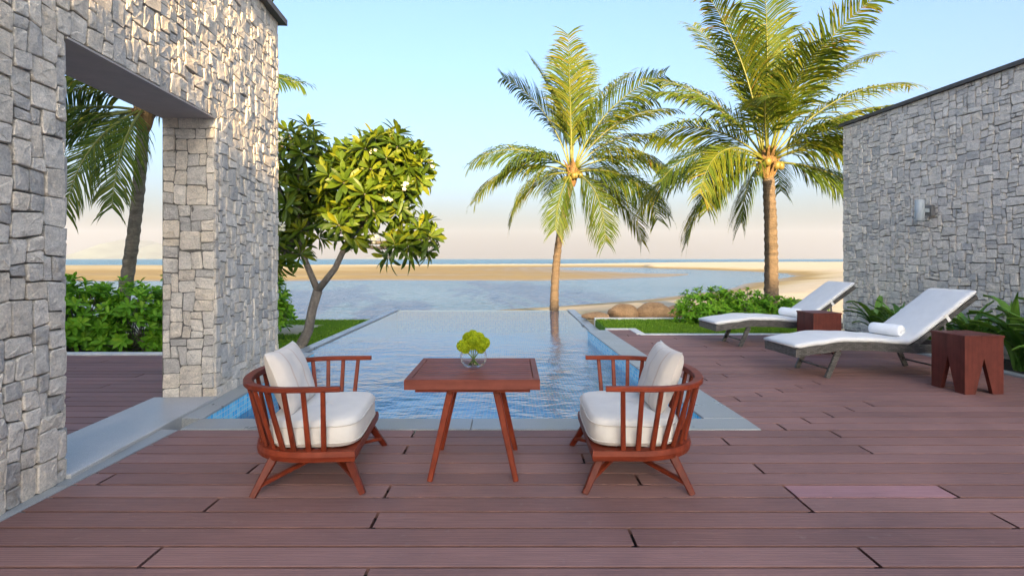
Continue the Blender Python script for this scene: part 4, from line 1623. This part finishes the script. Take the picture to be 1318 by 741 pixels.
# vase with green flowers
vs = thing('vase', 'clear round glass vase holding green pompom flowers on the table', 'vase', (-.262, 3.70, .657))
vs.scale = (1.12, 1.12, 1.12)
b = MB()
b.lathe([(.030, .003), (.060, .016), (.078, .045), (.083, .068), (.078, .092), (.067, .108), (.066, .112), (.064, .110)], 28, caps=False)
b.build('bowl', M['glass'], vs, True)
b = MB()
b.lathe([(.079, .058), (.002, .0582)], 28, caps=False)
b.build('water', M['glass'], vs, True)
rng = random.Random(5)
for i, (x, y, z, r) in enumerate(((-.066, -.01, .137, .036), (0.0, -.03, .158, .043), (.065, .0, .152, .036), (-.035, .03, .178, .036), (.03, .03, .178, .036), (-.005, .0, .198, .034), (.048, -.035, .125, .03), (-.045, -.04, .122, .028))):
    b = MB()
    b.tint = .2
    b.tube([(-x * .5, -y * .5, .016), (x * .2, y * .2, .07), (x * .8, y * .8, z - r * .6)], .0028, 6)
    st = b.build('stem', M['stem_green'], vs, True)
    fl = MB()
    for k in range(170):
        zz = 1 - 2 * (k + .5) / 170
        a = k * 2.39996
        q = math.sqrt(1 - zz * zz)
        d = Vector((q * math.cos(a), q * math.sin(a), zz))
        c = Vector((x, y, z))
        leaf_shape(fl, c + d * r * .62, (d + Vector((rng.uniform(-.4, .4), rng.uniform(-.4, .4), rng.uniform(-.4, .4)))), d.orthogonal(), r * .46, r * .5, .0, .5, rng.random(), (.9, 1.0))
    fl.tint = .1
    fl.lathe([(.001, -r * .85), (r * .6, -r * .6), (r * .85, 0), (r * .6, r * .6), (.001, r * .85)], 10, (x, y, z), caps=False)
    fl.build('flower_head', M['flower_green'], vs)

# loungers
def make_lounger(label):
    t = thing('sun_lounger', label, 'sun lounger', (0, 0, 0), 0, 'wicker sun loungers along the stone wall')
    WD = .66
    def zc(x):          # top of the woven frame, a gentle wave
        keys = [(0, .35), (.28, .385), (.58, .422), (.9, .415), (1.25, .392), (1.5, .375), (2.1, .37)]
        for (xa, za), (xb, zb) in zip(keys, keys[1:]):
            if x <= xb:
                q = (x - xa) / (xb - xa)
                q = q * q * (3 - 2 * q)
                return za + (zb - za) * q
        return keys[-1][1]
    def slab(b, x0, x1, top, th, y0, y1, n=30, rnd=0.0):
        v, f = [], []
        ring = [(y0, 0), (y0, 1), (y1, 1), (y1, 0)]
        for i in range(n + 1):
            x = x0 + (x1 - x0) * i / n
            for y, k in ring:
                v.append((x, y, top(x) - th * (1 - k)))
        for i in range(n):
            for k in range(4):
                a, c = i * 4 + k, i * 4 + (k + 1) % 4
                f.append((a, a + 4, c + 4, c))
        f += [(0, 1, 2, 3), (n * 4 + 3, n * 4 + 2, n * 4 + 1, n * 4)]
        b.add(v, f)
    b = MB()
    slab(b, 0, 2.08, zc, .095, 0, .055)
    slab(b, 0, 2.08, zc, .095, WD - .055, WD)
    b.box(0.0, .05, .056, WD - .056, zc(0) - .095, zc(0.03) - .002)
    b.box(2.03, 2.08, .056, WD - .056, zc(2.05) - .095, zc(2.05) - .002)
    b.build('frame', M['wicker'], t)
    b = MB()
    slab(b, .052, 1.45, lambda x: zc(x) - .012, .02, .057, WD - .057)
    b.build('seat_panel', M['wicker'], t)
    # legs: slanted flat pairs with a cross tube
    for x, dx in ((.42, -.14), (1.80, .14)):
        for y in (.04, WD - .04):
            b = MB()
            b.beam((x + dx * .75 if dx > 0 else x + dx * .1, y, 0), (x - dx * .2 if dx > 0 else x - dx * .95, y, zc(x) - .085), .035, .06, .035, .07, side=(0, 1, 0))
            b.build('leg', M['wicker'], t)
        b = MB()
        xx = x + .06 if dx > 0 else x + .03
        b.tube([(xx, .04, .10), (xx, WD - .04, .10)], .011, 8)
        b.build('cross_bar', M['wicker'], t, True)
    # back rest
    ang = math.atan2(.60, .84)
    H0 = Vector((1.46, 0, .385))
    dr = Vector((math.cos(ang), 0, math.sin(ang)))
    nr = Vector((-math.sin(ang), 0, math.cos(ang)))
    BL = 1.0
    def obox(b, s0, s1, y0, y1, h0, h1):
        v = []
        for h in (h0, h1):
            for s_, y in ((s0, y0), (s1, y0), (s1, y1), (s0, y1)):
                p = H0 + dr * s_ + nr * h
                v.append((p.x, y, p.z))
        b.add(v, [(0, 3, 2, 1), (4, 5, 6, 7), (0, 1, 5, 4), (1, 2, 6, 5), (2, 3, 7, 6), (3, 0, 4, 7)])
    b = MB()
    obox(b, 0, BL, 0.0, .05, -.05, 0)
    obox(b, 0, BL, WD - .05, WD, -.05, 0)
    obox(b, BL - .05, BL, .0505, WD - .0505, -.05, 0)
    obox(b, 0.0, BL - .051, .0505, WD - .0505, -.03, -.008)
    b.build('backrest', M['wicker'], t)
    b = MB()
    p1, p2 = H0 + dr * .55 + nr * -.05, Vector((1.98, 0, .30))
    for y in (.09, WD - .09):
        b.beam((p1.x, y, p1.z), (p2.x, y, p2.z), .02, .025)
    b.build('prop', M['metal_dark'], t)
    # mattress: one cushion bending up the back
    path = []
    for i in range(22):
        x = -.015 + 1.44 * i / 21
        path.append((Vector((x, 0, zc(max(0, x)) + .002)), None))
    for i in range(1, 16):
        s_ = .03 + (BL + .0) * i / 15
        path.append((H0 + dr * s_ + nr * .002, None))
    pts = [p for p, _ in path]
    b = MB()
    TH_ = .075
    ring = [(0.016, 0.0), (.004, .012), (0.0, .028), (.005, .045), (.018, .055), (.05, .0595), (WD / 2, .061), (WD - .05, .0595), (WD - .018, .055), (WD - .005, .045), (WD, .028), (WD - .004, .012), (WD - .016, 0.0)]
    v, f = [], []
    m = len(ring)
    for i, p in enumerate(pts):
        tg = (pts[min(i + 1, len(pts) - 1)] - pts[max(i - 1, 0)]).normalized()
        nn = Vector((-tg.z, 0, tg.x))
        e = min(1, (i + .35) / 1.2, (len(pts) - 1 - i + .35) / 1.2)
        for y, h in ring:
            k = e ** .5
            hh = .028 + (h - .028) * k
            jig = .005 * mnoise.noise(Vector((i * .35, y * 5, 1)))
            q = p + nn * (hh + jig)
            v.append((q.x, y, q.z))
    for i in range(len(pts) - 1):
        for k in range(m):
            a, c = i * m + k, i * m + (k + 1) % m
            f.append((a, a + m, c + m, c))
    f += [tuple(range(m)), tuple(reversed(range((len(pts) - 1) * m, len(pts) * m)))]
    b.add(v, f)
    b.build('mattress', M['mattress'], t, True)
    for y in (-.004, WD - .021):
        b = MB()
        obox(b, .52, .56, y, y + .025, -.054, .05)
        b.build('strap', M['strap'], t)
    return t

lo = make_lounger('near wicker sun lounger with white mattress, beside the nearer side table')
lo.location = (3.30, 6.32, 0)
lo.rotation_euler = (0, 0, R(5.0))
lo2 = copy_tree(lo)
lo2.location = (3.22, 8.58, 0)
lo2.rotation_euler = (0, 0, R(3.5))
lo2['label'] = 'far wicker sun lounger with white mattress, next to the round shrub'

# rolled towels
def make_towel(label, loc, rz):
    t = thing('rolled_towel', label, 'towel', loc, rz, 'rolled towels on the loungers')
    b = MB()
    n = 24
    prof = [(.050, -.19), (.066, -.186), (.072, -.17), (.073, -.06), (.071, 0.0), (.074, .08), (.072, .17), (.066, .186), (.050, .19)]
    v, f = [], []
    for r, x in prof:
        for k in range(n):
            a = 2 * math.pi * k / n
            rr = r * (1 + .05 * (k == 5))
            v.append((x, rr * math.cos(a), .070 + rr * math.sin(a)))
    for j in range(len(prof) - 1):
        for k in range(n):
            a, c = j * n + k, j * n + (k + 1) % n
            f.append((a, c, c + n, a + n))
    f += [tuple(reversed(range(n))), tuple(range((len(prof) - 1) * n, len(prof) * n))]
    b.add(v, f)
    b.build('roll', M['towel'], t, True)
    b = MB()
    for sx_ in (1,):
        pts = [(sx_ * (.190 + .003), .048 * (1 - a / 15) * math.cos(a), .070 + .048 * (1 - a / 15) * math.sin(a)) for a in np.arange(0, 14, .4)]
        b.tube(pts, .0035, 5)
    b.build('spiral_edge', M['strap'], t, True)
    return t
tw = make_towel('white rolled towel on the near lounger', (4.68, 6.80, .448), R(-68))
tw2 = copy_tree(tw)
tw2.location = (4.60, 8.98, .448)
tw2['label'] = 'white rolled towel on the far lounger'

# side tables: boxes with W-cut sides
def make_stool(label, loc, rz):
    t = thing('side_table', label, 'side table', loc, rz, 'red wooden side tables by the loungers')
    w, h, th = .42, .585, .045
    def w_panel(b, axis, c0):
        # outline of a panel with an inverted V notch
        o = [(-w / 2, 0), (-w / 2 + .115, 0), (0, .37), (w / 2 - .115, 0), (w / 2, 0), (w / 2, h), (0, h), (-w / 2, h)]
        tris = [(0, 1, 2, 7), (2, 6, 7), (2, 5, 6), (2, 3, 4, 5)]
        v = []
        for d in (c0, c0 + th):
            for a, z in o:
                a = a if axis == 'x' else a * (1 - 2 * (th + .001) / w) if abs(a) > w / 2 - .01 else a
                v.append((a, d, z) if axis == 'x' else (d, a, z))
        n = 8
        f = [tuple(q) for q in tris] + [tuple(reversed([i + n for i in q])) for q in tris]
        f += [(i, i + n, (i + 1) % n + n, (i + 1) % n) for i in range(n)]
        b.add(v, f)
    for axis, c0 in (('x', -w / 2), ('x', w / 2 - th), ('y', -w / 2), ('y', w / 2 - th)):
        b = MB()
        w_panel(b, axis, c0)
        o = b.build('side_panel', M['stool_wood'], t)
    for i in range(3):
        b = MB()
        y0 = -w / 2 - .008 + i * (w + .016) / 3
        b.box(-w / 2 - .008, w / 2 + .008, y0 + .001, y0 + (w + .016) / 3 - .001, h + .001, h + .022, .004)
        b.build('top_board', M['stool_wood'], t)
    return t
st1 = make_stool('near reddish side table with notched legs, standing in front of the lounger', (4.87, 5.83, 0), R(3))
st2 = copy_tree(st1)
st2.location = (4.60, 8.16, 0)
st2['label'] = 'far reddish side table with notched legs, between the two loungers'

# ------------------------------------------------------------------ haze
HAZE = 0.00005
b = MB()
b.box(-13990, 13990, -390, 13990, -3.3, 720)
hz = b.build('haze', M['plaster'])
hz.data.materials.clear()
m = bpy.data.materials.new('haze')
m.use_nodes = True
m.node_tree.nodes.clear()
pv = m.node_tree.nodes.new('ShaderNodeVolumePrincipled')
pv.inputs['Color'].default_value = (.76, .84, 1.0, 1)
pv.inputs['Density'].default_value = HAZE
mo = m.node_tree.nodes.new('ShaderNodeOutputMaterial')
m.node_tree.links.new(pv.outputs[0], mo.inputs['Volume'])
hz.data.materials.append(m)
hz['kind'] = 'stuff'
